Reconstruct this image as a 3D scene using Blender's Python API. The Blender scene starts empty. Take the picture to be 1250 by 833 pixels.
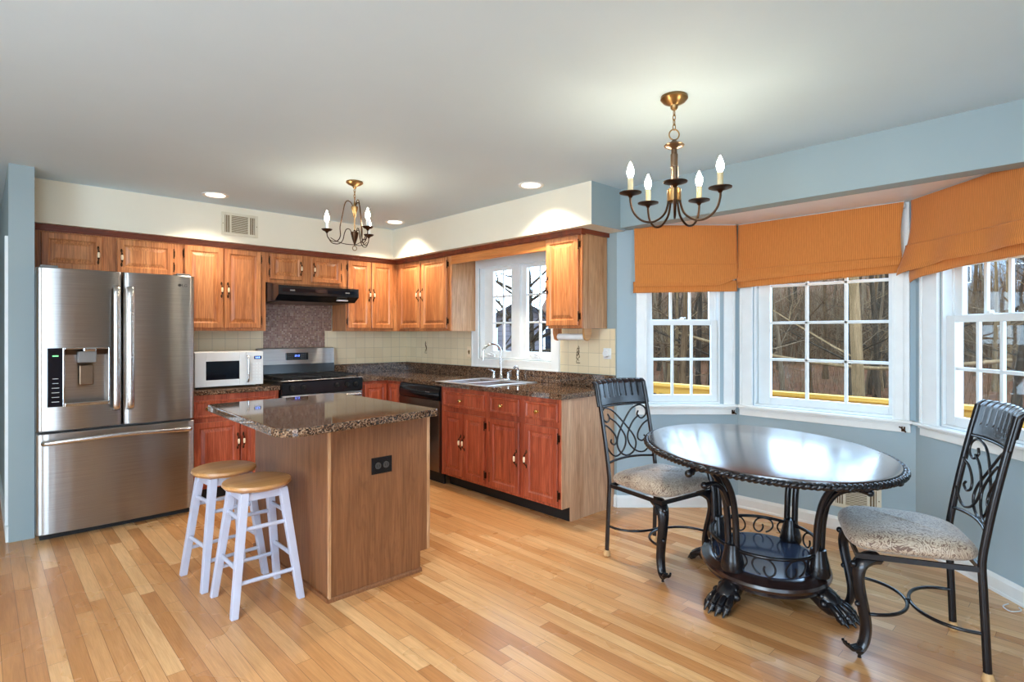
import bpy, math, random
from mathutils import Vector, Matrix

# ------------------------------------------------------------------ camera, world, light
SC = bpy.context.scene
COL = SC.collection
PI = math.pi
R = math.radians

cam_d = bpy.data.cameras.new('camera')
cam = bpy.data.objects.new('camera', cam_d)
COL.objects.link(cam)
FPX, CX, HY, CAMH, YAW = 683.5, 635.69, 406.85, 1.348, R(45.955)
cam_d.sensor_width = 36.0
cam_d.lens = FPX * 36.0 / 1250.0
cam_d.shift_x = -(CX - 625.0) / 1250.0
cam_d.shift_y = (HY - 416.5) / 1250.0
cam_d.clip_start = 0.05
cam_d.clip_end = 400
cam.location = (0, 0, CAMH)
cam.rotation_euler = (PI / 2, 0, YAW - PI / 2)
SC.camera = cam

SC.view_settings.view_transform = 'Standard'
SC.view_settings.look = 'None'
SC.view_settings.gamma = 1.0
SC.view_settings.use_curve_mapping = False
SC.view_settings.exposure = 0.0
SC.cycles.use_denoising = True
SC.cycles.sample_clamp_indirect = 6.0
SC.cycles.max_bounces = 8
SC.cycles.diffuse_bounces = 5
SC.cycles.glossy_bounces = 4
SC.cycles.transparent_max_bounces = 12
SC.cycles.caustics_reflective = False
SC.cycles.caustics_refractive = False

WORLD_STRENGTH = 12.0
wd = bpy.data.worlds.new('overcast_sky')
SC.world = wd
wd.use_nodes = True
wn = wd.node_tree
for n in list(wn.nodes):
    wn.nodes.remove(n)
wo = wn.nodes.new('ShaderNodeOutputWorld')
wb = wn.nodes.new('ShaderNodeBackground')
wt = wn.nodes.new('ShaderNodeTexCoord')
wz = wn.nodes.new('ShaderNodeSeparateXYZ')
wr = wn.nodes.new('ShaderNodeValToRGB')
wr.color_ramp.elements[0].position = 0.0
wr.color_ramp.elements[0].color = (0.56, 0.78, 1.0, 1)
wr.color_ramp.elements[1].position = 0.6
wr.color_ramp.elements[1].color = (0.42, 0.68, 1.0, 1)
wn.links.new(wt.outputs['Generated'], wz.inputs[0])
wn.links.new(wz.outputs['Z'], wr.inputs[0])
wn.links.new(wr.outputs[0], wb.inputs[0])
wb.inputs[1].default_value = WORLD_STRENGTH
wn.links.new(wb.outputs[0], wo.inputs[0])

E_BULB, E_CAN, E_BACK, E_FILL = 150.0, 90.0, 80.0, 25.0


def area(name, loc, aim, sx, sy, power, color=(1, 1, 1), spread=180):
    d = bpy.data.lights.new(name, 'AREA')
    d.shape = 'RECTANGLE'
    d.size, d.size_y, d.energy, d.color = sx, sy, power, color
    d.spread = R(spread)
    o = bpy.data.objects.new(name, d)
    o.location = loc
    o.rotation_euler = (Vector(aim) - Vector(loc)).to_track_quat('-Z', 'Y').to_euler()
    COL.objects.link(o)
    return o


# unseen fill lights added behind the camera to brighten the kitchen
area('fill_light_left', (-2.85, 0.6, 1.35), (3, 1.8, 2.3), 2.6, 1.9, E_BACK, (0.80, 0.90, 1.0))
area('fill_light_front', (-1.6, -3.3, 1.3), (1.6, 4, 1.9), 2.6, 2.0, E_FILL, (0.90, 0.95, 1.0))
area('fill_light_top', (-0.7, 0.9, 2.41), (-0.7, 0.901, 0), 1.0, 1.0, 72.0, (1.0, 0.93, 0.84))  # added downward fill, lifts the floor without hitting the ceiling
# sky portals of the bay windows and the sink window (they only guide the sampling of the sky)
for nm, loc, aim, sx, sy in (('bay_portal_centre', (4.40, 1.38, 1.40), (0, 1.38, 1.40), 1.1, 1.45), ('bay_portal_left', (4.00, 2.38, 1.40), (3.3, 1.66, 1.40), 0.75, 1.45),
                             ('bay_portal_right', (4.00, 0.36, 1.40), (3.3, 1.06, 1.40), 0.8, 1.45), ('sink_window_portal', (3.72, 3.77, 1.55), (0, 3.77, 1.55), 1.05, 0.95)):
    area(nm, loc, aim, sx, sy, 1.0).data.cycles.is_portal = True


# ------------------------------------------------------------------ mesh helpers
class MB:
    def __init__(s):
        s.v, s.f, s.m = [], [], []

    def add(s, vs, fs, m=0):
        b = len(s.v)
        s.v += [tuple(v) for v in vs]
        s.f += [tuple(b + i for i in f) for f in fs]
        s.m += [m] * len(fs)
        return s

    def box(s, x0, x1, y0, y1, z0, z1, m=0):
        x0, x1 = min(x0, x1), max(x0, x1)
        y0, y1 = min(y0, y1), max(y0, y1)
        z0, z1 = min(z0, z1), max(z0, z1)
        v = [(x0, y0, z0), (x1, y0, z0), (x1, y1, z0), (x0, y1, z0), (x0, y0, z1), (x1, y0, z1), (x1, y1, z1), (x0, y1, z1)]
        return s.add(v, [(0, 3, 2, 1), (4, 5, 6, 7), (0, 1, 5, 4), (1, 2, 6, 5), (2, 3, 7, 6), (3, 0, 4, 7)], m)

    def prism(s, poly, z0, z1, m=0, axis='z'):
        """poly is counter-clockwise in (a, b); axis z: (x,y); axis y: (x,z) extruded along y; axis x: (y,z)"""
        n = len(poly)
        def P(a, b, c):
            return {'z': (a, b, c), 'y': (a, c, b), 'x': (c, a, b)}[axis]
        v = [P(a, b, z0) for a, b in poly] + [P(a, b, z1) for a, b in poly]
        fs = [tuple(range(n - 1, -1, -1)), tuple(range(n, 2 * n))]
        fs += [(i, (i + 1) % n, n + (i + 1) % n, n + i) for i in range(n)]
        if axis == 'y':
            fs = [tuple(reversed(f)) for f in fs]
        return s.add(v, fs, m)

    def tube(s, pts, r, n=8, closed=False, m=0, flat=None, side=None):
        """round tube; flat=(w,t) with side vector gives a flat band"""
        pts = [Vector(p) for p in pts]
        k = len(pts)
        if k < 2:
            return s
        T = []
        for i in range(k):
            if closed:
                a, b = pts[(i - 1) % k], pts[(i + 1) % k]
            else:
                a, b = pts[max(i - 1, 0)], pts[min(i + 1, k - 1)]
            t = (b - a)
            T.append(t.normalized() if t.length > 1e-9 else Vector((0, 0, 1)))
        up = Vector((0, 0, 1)) if abs(T[0].z) < 0.9 else Vector((1, 0, 0))
        nrm = (up - T[0] * up.dot(T[0])).normalized()
        vs = []
        for i in range(k):
            if side is not None:
                sv = Vector(side)
                nrm = (sv - T[i] * sv.dot(T[i]))
                nrm = nrm.normalized() if nrm.length > 1e-6 else Vector((1, 0, 0))
            else:
                nrm = (nrm - T[i] * nrm.dot(T[i]))
                if nrm.length < 1e-6:
                    nrm = T[i].orthogonal()
                nrm.normalize()
            bn = T[i].cross(nrm)
            rr = r[i] if isinstance(r, (list, tuple)) else r
            for j in range(n):
                a = 2 * PI * (j + (0.5 if n == 4 else 0)) / n
                if flat:
                    w, t = flat
                    sc = rr
                    q = (1.414 if n == 4 else 1.0)
                    vs.append(pts[i] + nrm * math.cos(a) * w * 0.5 * sc * q + bn * math.sin(a) * t * 0.5 * q * (sc if sc < 1 else 1))
                else:
                    vs.append(pts[i] + (nrm * math.cos(a) + bn * math.sin(a)) * rr)
        fs = []
        for i in range(k if closed else k - 1):
            i2 = (i + 1) % k
            for j in range(n):
                j2 = (j + 1) % n
                fs.append((i * n + j, i * n + j2, i2 * n + j2, i2 * n + j))
        if not closed:
            fs.append(tuple(reversed(range(n))))
            fs.append(tuple((k - 1) * n + j for j in range(n)))
        return s.add(vs, fs, m)

    def lathe(s, prof, c=(0, 0, 0), n=24, m=0, sx=1.0, sy=1.0, rot=0.0, M=None):
        """prof: list of (r, z) from bottom to top, solid of revolution about z"""
        vs, fs = [], []
        cr, sr = math.cos(rot), math.sin(rot)
        c = Vector(c)
        for r_, z_ in prof:
            for j in range(n):
                a = 2 * PI * j / n
                x, y = r_ * sx * math.cos(a), r_ * sy * math.sin(a)
                p = Vector((x * cr - y * sr, x * sr + y * cr, z_))
                if M is not None:
                    p = M @ p
                vs.append(c + p)
        for i in range(len(prof) - 1):
            for j in range(n):
                j2 = (j + 1) % n
                fs.append((i * n + j, i * n + j2, (i + 1) * n + j2, (i + 1) * n + j))
        if prof[0][0] > 1e-6:
            fs.append(tuple(reversed(range(n))))
        if prof[-1][0] > 1e-6:
            fs.append(tuple((len(prof) - 1) * n + j for j in range(n)))
        return s.add(vs, fs, m)

    def ball(s, c, r, sx=1, sy=1, sz=1, n=14, k=9, m=0, M=None):
        prof = [(max(r * math.sin(PI * i / k), 1e-4), -r * sz * math.cos(PI * i / k)) for i in range(k + 1)]
        return s.lathe(prof, c, n, m, sx, sy, 0, M)

    def grid(s, fn, nu, nv, m=0, closed_u=False):
        vs = [fn(i / nu, j / nv) for j in range(nv + 1) for i in range(nu + 1)]
        fs = [(j * (nu + 1) + i, j * (nu + 1) + i + 1, (j + 1) * (nu + 1) + i + 1, (j + 1) * (nu + 1) + i) for j in range(nv) for i in range(nu)]
        return s.add(vs, fs, m)

    def xf(s, M):
        s.v = [tuple(M @ Vector(v)) for v in s.v]
        return s

    def mesh(s, name, mats):
        me = bpy.data.meshes.new(name)
        me.from_pydata(s.v, [], s.f)
        if not isinstance(mats, (list, tuple)):
            mats = [mats]
        for x in mats:
            me.materials.append(x)
        me.polygons.foreach_set('material_index', s.m)
        me.update()
        return me

    def build(s, name, mats, parent=None, smooth=None, bevel=0.0, seg=2, loc=None, rz=0.0, solid=0.0, subd=0):
        me = s.mesh(name, mats)
        if smooth is not None:
            me.polygons.foreach_set('use_smooth', [True] * len(me.polygons))
            if smooth < 179:
                me.set_sharp_from_angle(angle=R(smooth))
        o = bpy.data.objects.new(name, me)
        COL.objects.link(o)
        if parent is not None:
            o.parent = parent
        if loc is not None:
            o.location = loc
        o.rotation_euler.z = rz
        if solid:
            d = o.modifiers.new('thick', 'SOLIDIFY')
            d.thickness = solid
            d.offset = 0
        if bevel:
            b = o.modifiers.new('bevel', 'BEVEL')
            b.width, b.segments, b.limit_method, b.angle_limit = bevel, seg, 'ANGLE', R(40)
            b.harden_normals = False
        if subd:
            d = o.modifiers.new('sub', 'SUBSURF')
            d.levels = d.render_levels = subd
        return o


def empty(name, loc=(0, 0, 0), rz=0.0):
    o = bpy.data.objects.new(name, None)
    o.empty_display_size = 0.1
    o.location = loc
    o.rotation_euler.z = rz
    COL.objects.link(o)
    return o


def tag(o, label, cat, group=None, kind=None):
    o['label'] = label
    o['category'] = cat
    if group:
        o['group'] = group
    if kind:
        o['kind'] = kind
    return o


def thing(name, label, cat, loc=(0, 0, 0), rz=0.0, group=None):
    return tag(empty(name, loc, rz), label, cat, group)


def structure(o):
    o['kind'] = 'structure'
    return o


def kids(o):
    return [c for c in bpy.data.objects if c.parent == o]


def copy_tree(o, parent=None):
    c = o.copy()
    COL.objects.link(c)
    c.parent = parent
    for ch in kids(o):
        copy_tree(ch, c)
    return c


def arc(cx, cy, rx, ry, a0, a1, n, f):
    return [f(cx + rx * math.cos(R(a0 + (a1 - a0) * i / n)), cy + ry * math.sin(R(a0 + (a1 - a0) * i / n))) for i in range(n + 1)]


def spline(P, n=8, closed=False):
    """Catmull-Rom through points"""
    P = [Vector(p) for p in P]
    k = len(P)
    out = []
    rng = range(k if closed else k - 1)
    for i in rng:
        if closed:
            a, b, c, d = P[(i - 1) % k], P[i], P[(i + 1) % k], P[(i + 2) % k]
        else:
            a, b, c, d = P[max(i - 1, 0)], P[i], P[i + 1], P[min(i + 2, k - 1)]
        for j in range(n):
            t = j / n
            out.append(0.5 * ((2 * b) + (c - a) * t + (2 * a - 5 * b + 4 * c - d) * t * t + (3 * b - a - 3 * c + d) * t ** 3))
    if not closed:
        out.append(P[-1])
    return out


# ------------------------------------------------------------------ materials
def lin(c):
    """sRGB 0-255 to linear"""
    o = []
    for x in c:
        x /= 255.0
        o.append(x / 12.92 if x <= 0.04045 else ((x + 0.055) / 1.055) ** 2.4)
    return (o[0], o[1], o[2], 1.0)


class NT:
    def __init__(s, name):
        s.mat = bpy.data.materials.new(name)
        s.mat.use_nodes = True
        s.t = s.mat.node_tree
        s.b = s.t.nodes['Principled BSDF']

    def n(s, typ, **kw):
        o = s.t.nodes.new(typ)
        for k, v in kw.items():
            setattr(o, k, v)
        return o

    def l(s, a, b):
        s.t.links.new(a, b)

    def coord(s, kind='Object', scale=(1, 1, 1), rot=(0, 0, 0), loc=(0, 0, 0)):
        c = s.n('ShaderNodeTexCoord')
        m = s.n('ShaderNodeMapping')
        m.inputs['Scale'].default_value = scale
        m.inputs['Rotation'].default_value = rot
        m.inputs['Location'].default_value = loc
        s.l(c.outputs[kind], m.inputs['Vector'])
        return m.outputs[0]

    def noise(s, vec, scale, detail=3, rough=0.5, dist=0.0):
        o = s.n('ShaderNodeTexNoise')
        o.inputs['Scale'].default_value = scale
        o.inputs['Detail'].default_value = detail
        o.inputs['Roughness'].default_value = rough
        o.inputs['Distortion'].default_value = dist
        if vec is not None:
            s.l(vec, o.inputs['Vector'])
        return o.outputs['Fac']

    def ramp(s, fac, stops):
        o = s.n('ShaderNodeValToRGB')
        e = o.color_ramp.elements
        e[0].position, e[0].color = stops[0]
        e[1].position, e[1].color = stops[-1]
        for p, c in stops[1:-1]:
            x = e.new(p)
            x.color = c
        s.l(fac, o.inputs[0])
        return o.outputs[0]

    def math(s, op, a, b=None, c=None):
        o = s.n('ShaderNodeMath', operation=op)
        for i, x in enumerate((a, b, c)):
            if x is None:
                continue
            if isinstance(x, (int, float)):
                o.inputs[i].default_value = x
            else:
                s.l(x, o.inputs[i])
        return o.outputs[0]

    def mix(s, fac, a, b, mode='MIX'):
        o = s.n('ShaderNodeMix', data_type='RGBA', blend_type=mode)
        for k, x in ((0, fac), (6, a), (7, b)):
            if isinstance(x, (int, float)):
                o.inputs[k].default_value = x
            elif isinstance(x, tuple):
                o.inputs[k].default_value = x
            else:
                s.l(x, o.inputs[k])
        return o.outputs[2]

    def sep(s, vec):
        o = s.n('ShaderNodeSeparateXYZ')
        s.l(vec, o.inputs[0])
        return o.outputs

    def comb(s, x, y, z=0.0):
        o = s.n('ShaderNodeCombineXYZ')
        for i, q in enumerate((x, y, z)):
            if isinstance(q, (int, float)):
                o.inputs[i].default_value = q
            else:
                s.l(q, o.inputs[i])
        return o.outputs[0]

    def white(s, vec):
        o = s.n('ShaderNodeTexWhiteNoise', noise_dimensions='3D')
        s.l(vec, o.inputs['Vector'])
        return o.outputs

    def bump(s, h, strength=0.3, dist=0.002):
        o = s.n('ShaderNodeBump')
        o.inputs['Strength'].default_value = strength
        o.inputs['Distance'].default_value = dist
        s.l(h, o.inputs['Height'])
        s.l(o.outputs[0], s.b.inputs['Normal'])

    def set(s, color=None, rough=None, metal=None, spec=None, coat=None, **kw):
        for k, x in (('Base Color', color), ('Roughness', rough), ('Metallic', metal), ('Specular IOR Level', spec), ('Coat Weight', coat)):
            if x is None:
                continue
            if isinstance(x, (int, float, tuple)):
                s.b.inputs[k].default_value = x
            else:
                s.l(x, s.b.inputs[k])
        for k, x in kw.items():
            s.b.inputs[k.replace('_', ' ')].default_value = x
        return s.mat


def paint(name, rgb, rough=0.6, var=0.03):
    t = NT(name)
    c = lin(rgb)
    nz = t.noise(t.coord(), 3.0, 4)
    d = tuple(x * (1 - var) for x in c[:3]) + (1,)
    e = tuple(min(x * (1 + var), 1) for x in c[:3]) + (1,)
    col = t.ramp(nz, [(0.3, d), (0.7, e)])
    fine = t.noise(t.coord(), 220, 2)
    t.bump(fine, 0.08, 0.001)
    return t.set(col, rough)


def wood(name, dark, mid, light, rough=0.38, gx=1.0, vert='z', fine=0.5, coat=0.0, scale=1.0):
    t = NT(name)
    st = {'z': (1, 1, 0.09), 'x': (0.09, 1, 1), 'y': (1, 0.09, 1)}[vert]
    st = tuple(q * scale for q in st)
    v = t.coord('Object', st)
    big = t.noise(v, 9 * gx, 3, 0.55, 1.2)
    rings = t.math('FRACT', t.math('MULTIPLY', big, 7.0))
    rings = t.math('ABSOLUTE', t.math('SUBTRACT', rings, 0.5))
    rings = t.math('MULTIPLY', rings, 2.0)
    base = t.ramp(big, [(0.3, lin(dark)), (0.5, lin(mid)), (0.72, lin(light))])
    st2 = {'z': (1, 1, 0.03), 'x': (0.03, 1, 1), 'y': (1, 0.03, 1)}[vert]
    fn = t.noise(t.coord('Object', tuple(q * scale for q in st2)), 150, 3, 0.6)
    streak = t.ramp(fn, [(0.42, (0.55, 0.5, 0.45, 1)), (0.58, (1, 1, 1, 1))])
    col = t.mix(fine, base, streak, 'MULTIPLY')
    rl = t.ramp(rings, [(0.0, (0.62, 0.55, 0.5, 1)), (0.35, (1, 1, 1, 1))])
    col = t.mix(0.45 * fine + 0.15, col, rl, 'MULTIPLY')
    t.bump(fn, 0.15, 0.0008)
    return t.set(col, rough, coat=coat)


def metal(name, rgb, rough=0.3, m=1.0, aniso=0.0):
    t = NT(name)
    nz = t.noise(t.coord(), 30, 3)
    a = t.ramp(nz, [(0.3, tuple(x * 0.93 for x in lin(rgb)[:3]) + (1,)), (0.7, lin(rgb))])
    r_ = t.math('MULTIPLY_ADD', nz, 0.08, rough - 0.04)
    mt = t.set(a, r_, m)
    if aniso:
        t.b.inputs['Anisotropic'].default_value = aniso
    return mt


def plain(name, rgb, rough=0.5, m=0.0, emit=0.0, ecol=None, **kw):
    t = NT(name)
    nz = t.noise(t.coord(), 12, 2)
    c = lin(rgb)
    col = t.ramp(nz, [(0.3, tuple(x * 0.95 for x in c[:3]) + (1,)), (0.7, c)])
    mt = t.set(col, rough, m, **kw)
    if emit:
        t.b.inputs['Emission Color'].default_value = lin(ecol or rgb)
        t.b.inputs['Emission Strength'].default_value = emit
    return mt


M = {}
M['tan'] = paint('tan_wall_paint', (150, 116, 90), 0.7)
M['ceiling'] = paint('ceiling_paint', (200, 222, 235), 0.75, 0.012)
M['cream'] = paint('cream_wall_paint', (226, 222, 205), 0.65, 0.015)
M['blue'] = paint('blue_grey_wall_paint', (146, 163, 167), 0.6, 0.02)
M['blue_daylit'] = paint('blue_grey_paint_daylit', (156, 177, 188), 0.6, 0.02)  # wall blue lightened and cooled: bay daylight put into the colour
M['trim'] = plain('white_trim_paint', (232, 236, 236), 0.35)
M['trim2'] = plain('window_frame_paint', (226, 232, 234), 0.4)
M['oak_up'] = wood('oak_upper_cabinets', (170, 102, 58), (196, 126, 76), (214, 148, 96), 0.34, fine=0.75)
M['oak_low'] = wood('oak_lower_cabinets', (148, 66, 42), (178, 84, 56), (204, 110, 76), 0.36, fine=0.85)
M['oak_dark'] = wood('dark_oak_crown', (96, 40, 20), (120, 52, 26), (136, 62, 32), 0.4, vert='x', fine=0.4)
M['oak_val'] = wood('oak_valance', (176, 98, 44), (206, 126, 62), (220, 146, 82), 0.36, vert='x', fine=0.4)
M['oak_side'] = wood('oak_cabinet_side', (176, 126, 84), (196, 150, 108), (212, 170, 130), 0.45, fine=0.5, gx=1.6)
M['island'] = wood('island_oak_panel', (124, 80, 48), (134, 87, 54), (144, 95, 60), 0.45, fine=0.5, gx=1.3)
M['pen'] = wood('peninsula_end_panel', (182, 138, 102), (198, 154, 118), (210, 170, 134), 0.5, fine=0.6)
M['seatwood'] = wood('stool_seat_wood', (176, 124, 74), (196, 146, 92), (208, 160, 106), 0.3, fine=0.25, vert='x')
M['white_wood'] = plain('white_painted_wood', (188, 192, 210), 0.45)
M['steel'] = None
M['black'] = plain('black_enamel', (18, 19, 22), 0.18)
M['blackmat'] = plain('black_matte', (16, 14, 13), 0.6)
M['dark_iron'] = plain('dark_wrought_iron', (26, 25, 28), 0.24, 0.2)
M['bronze'] = metal('dark_bronze', (70, 50, 36), 0.38)
M['brass'] = metal('antique_brass', (148, 118, 78), 0.34)
M['pewter'] = metal('antique_pewter', (118, 98, 80), 0.34)
M['chrome'] = metal('chrome', (214, 218, 222), 0.12)
M['knob'] = metal('polished_brass_knob', (214, 176, 110), 0.2)
M['ceramic'] = plain('cream_ceramic', (246, 224, 190), 0.2)
M['white_pl'] = plain('white_plastic', (226, 228, 228), 0.35)
M['vent'] = plain('cream_vent_metal', (214, 208, 188), 0.5)
M['ventdark'] = plain('vent_shadow_gap', (110, 92, 66), 0.8)
M['grey_pl'] = plain('grey_plastic', (120, 118, 116), 0.4)
M['socket'] = plain('dark_socket_plastic', (62, 58, 56), 0.4)
M['candle'] = plain('candle_sleeve', (206, 190, 150), 0.5)
M['glassblack'] = plain('dark_glass', (14, 20, 30), 0.06)
M['dishdark'] = metal('dark_steel_front', (120, 100, 84), 0.3)
M['felt'] = plain('tan_foot_cap', (196, 156, 106), 0.7)
M['asphalt'] = plain('rope_white', (225, 225, 225), 0.6)


def brushed():
    t = NT('brushed_steel')
    v = t.coord('Object', (1, 1, 120))
    nz = t.noise(v, 3.0, 4, 0.6)
    col = t.ramp(nz, [(0.3, lin((158, 155, 152))), (0.7, lin((178, 175, 172)))])
    r_ = t.math('MULTIPLY_ADD', nz, 0.05, 0.26)
    big = t.noise(t.coord('Object', (9, 1, 0.7)), 1.0, 2)
    t.bump(big, 0.25, 0.004)
    t.set(col, r_, 1.0)
    t.b.inputs['Anisotropic'].default_value = 0.97
    t.b.inputs['Anisotropic Rotation'].default_value = 0.25
    tg = t.n('ShaderNodeTangent', direction_type='RADIAL', axis='Z')
    t.l(tg.outputs[0], t.b.inputs['Tangent'])
    return t.mat


M['steel'] = brushed()


def granite(name='granite_counter', dark=(34, 28, 26), bright=1.0):
    t = NT(name)
    v = t.coord('Object')
    vo = t.n('ShaderNodeTexVoronoi')
    vo.inputs['Scale'].default_value = 165
    t.l(v, vo.inputs['Vector'])
    h = t.sep(vo.outputs['Color'])[0]
    nz = t.noise(v, 60, 4, 0.6)
    f = t.math('ADD', t.math('MULTIPLY', h, 0.6), t.math('MULTIPLY', nz, 0.5))
    col = t.ramp(f, [(0.28, lin((22, 20, 21))), (0.42, lin((58, 42, 33))), (0.56, lin((98, 72, 53))), (0.72, lin((126, 98, 76))), (0.90, lin((160, 138, 116)))])
    return t.set(col, 0.05, spec=0.7)


M['granite'] = granite()


def floor_mat():
    t = NT('oak_strip_floor')
    v = t.coord('Object')
    x, y, z = t.sep(v)
    W, Lg = 0.066, 0.95
    u = t.math('DIVIDE', x, W)
    row = t.math('FLOOR', u)
    fu = t.math('FRACT', u)
    rw = t.white(t.comb(row, 3.3, 7.1))[0]
    w = t.math('ADD', t.math('DIVIDE', y, Lg), t.math('MULTIPLY', rw, 7.0))
    cell = t.math('FLOOR', w)
    fw = t.math('FRACT', w)
    idn = t.white(t.comb(row, cell, 1.7))
    idv = idn[0]
    plank = t.ramp(idv, [(0.0, lin((190, 132, 80))), (0.35, lin((206, 150, 96))), (0.7, lin((218, 166, 112))), (1.0, lin((232, 188, 136)))])
    off = t.math('MULTIPLY', idv, 37.0)
    gv = t.comb(t.math('ADD', t.math('MULTIPLY', x, 1.0), off), t.math('MULTIPLY', y, 0.07), off)
    g = t.noise(gv, 26, 4, 0.6, 1.0)
    gr = t.ramp(g, [(0.34, (0.72, 0.66, 0.6, 1)), (0.6, (1, 1, 1, 1))])
    col = t.mix(0.6, plank, gr, 'MULTIPLY')
    fine = t.noise(t.comb(x, t.math('MULTIPLY', y, 0.03), off), 300, 2)
    fr = t.ramp(fine, [(0.4, (0.82, 0.78, 0.74, 1)), (0.6, (1, 1, 1, 1))])
    col = t.mix(0.5, col, fr, 'MULTIPLY')
    # gaps
    e1 = t.math('MINIMUM', fu, t.math('SUBTRACT', 1.0, fu))
    e1 = t.math('MULTIPLY', e1, W)
    e2 = t.math('MINIMUM', fw, t.math('SUBTRACT', 1.0, fw))
    e2 = t.math('MULTIPLY', e2, Lg)
    e = t.math('MINIMUM', e1, e2)
    gap = t.math('LESS_THAN', e, 0.0011)
    col = t.mix(t.math('MULTIPLY', gap, 0.62), col, lin((88, 48, 26)))
    # knots
    kn = t.n('ShaderNodeTexVoronoi')
    kn.inputs['Scale'].default_value = 1.7
    t.l(t.comb(x, t.math('MULTIPLY', y, 0.6), 0.0), kn.inputs['Vector'])
    kf = t.ramp(kn.outputs['Distance'], [(0.012, (1, 1, 1, 1)), (0.03, (0, 0, 0, 1))])
    col = t.mix(t.math('MULTIPLY', kf, 0.5), col, lin((80, 40, 20)))
    t.bump(t.math('SUBTRACT', 1.0, gap), 0.25, 0.001)
    wear = t.noise(v, 1.3, 4)
    ro = t.math('MULTIPLY_ADD', wear, 0.22, 0.17)
    return t.set(col, ro, spec=0.5)


M['floor'] = floor_mat()
M['bluemirror'] = plain('polished_stone_inlay', (52, 62, 84), 0.12)


def tile_mat(name, size, cols, grout, rough, axes=('x', 'z'), gw=0.0022, warp=0.0):
    t = NT(name)
    v = t.coord('Object')
    s_ = dict(zip('xyz', t.sep(v)))
    a = t.math('DIVIDE', s_[axes[0]], size)
    b = t.math('DIVIDE', s_[axes[1]], size)
    idv = t.white(t.comb(t.math('FLOOR', a), t.math('FLOOR', b), 0.5))[0]
    n_ = len(cols)
    col = t.ramp(idv, [(i / (n_ - 1), lin(c)) for i, c in enumerate(cols)])
    fa, fb = t.math('FRACT', a), t.math('FRACT', b)
    ea = t.math('MINIMUM', fa, t.math('SUBTRACT', 1.0, fa))
    eb = t.math('MINIMUM', fb, t.math('SUBTRACT', 1.0, fb))
    e = t.math('MULTIPLY', t.math('MINIMUM', ea, eb), size)
    g = t.math('LESS_THAN', e, gw / 2)
    col = t.mix(g, col, lin(grout))
    t.bump(t.math('SUBTRACT', 1.0, g), 0.3, 0.001)
    return t.set(col, rough)


M['tile'] = tile_mat('cream_wall_tile', 0.108, [(230, 212, 176), (234, 218, 184), (226, 208, 172)], (176, 164, 140), 0.25)
M['mosaic'] = tile_mat('brown_mosaic_tile', 0.0165, [(98, 66, 54), (128, 92, 78), (150, 112, 98), (112, 72, 58), (176, 148, 134), (134, 98, 66)], (150, 130, 118), 0.25, gw=0.0026)


def corduroy():
    t = NT('orange_corduroy')
    v = t.coord('Object')
    x, y, z = t.sep(v)
    a = t.math('MULTIPLY', x, 2 * PI / 0.011)
    w = t.math('SINE', a)
    w = t.math('MULTIPLY_ADD', w, 0.5, 0.5)
    base = t.ramp(w, [(0.0, lin((190, 114, 54))), (1.0, lin((214, 138, 72)))])
    nz = t.noise(t.coord('Object', (6, 6, 0.6)), 30, 3)
    var = t.ramp(nz, [(0.35, (0.86, 0.84, 0.8, 1)), (0.65, (1, 1, 1, 1))])
    col = t.mix(0.6, base, var, 'MULTIPLY')
    t.bump(w, 0.35, 0.002)
    t.set(col, 0.85, spec=0.2)
    t.b.inputs['Sheen Weight'].default_value = 0.15
    return t.mat


M['cord'] = corduroy()


def damask():
    t = NT('damask_seat_fabric')
    v = t.coord('Object')
    n1 = t.noise(v, 13, 2, 0.5, 3.2)
    lines = t.math('ABSOLUTE', t.math('SUBTRACT', t.math('FRACT', t.math('MULTIPLY', n1, 7.0)), 0.5))
    k = t.ramp(lines, [(0.10, (1, 1, 1, 1)), (0.22, (0, 0, 0, 1))])
    n2 = t.noise(v, 5, 2)
    base = t.ramp(n2, [(0.3, lin((166, 146, 124))), (0.7, lin((188, 172, 152)))])
    col = t.mix(t.math('MULTIPLY', k, 0.9), base, lin((88, 58, 42)))
    fine = t.noise(t.coord('Object', (1, 6, 6)), 130, 2)
    t.bump(fine, 0.3, 0.001)
    t.set(col, 0.55, spec=0.5)
    t.b.inputs['Sheen Weight'].default_value = 0.3
    return t.mat


M['damask'] = damask()


def table_top():
    t = NT('dark_lacquered_wood')
    nz = t.noise(t.coord('Object', (1, 14, 1)), 9, 4, 0.6)
    col = t.ramp(nz, [(0.3, lin((26, 17, 17))), (0.7, lin((46, 28, 24)))])
    sc = t.noise(t.coord('Object', (1, 8, 1)), 60, 3)
    t.bump(sc, 0.04, 0.0005)
    return t.set(col, 0.25, spec=1.0, coat=0.6)


M['tabletop'] = table_top()
M['tabletop'].node_tree.nodes['Principled BSDF'].inputs['Coat Roughness'].default_value = 0.16


def glow(name, rgb, k):
    t = NT(name)
    t.set(lin(rgb), 0.4)
    t.b.inputs['Emission Color'].default_value = lin(rgb)
    t.b.inputs['Emission Strength'].default_value = k
    return t.mat


M['bulb'] = glow('lit_bulb', (255, 236, 204), E_BULB)
M['can'] = glow('lit_recessed_lens', (255, 240, 214), 5.0)
M['led'] = glow('blue_display_digits', (110, 150, 255), 4.0)
M['ledg'] = glow('green_display_digits', (120, 230, 140), 1.5)


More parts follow.
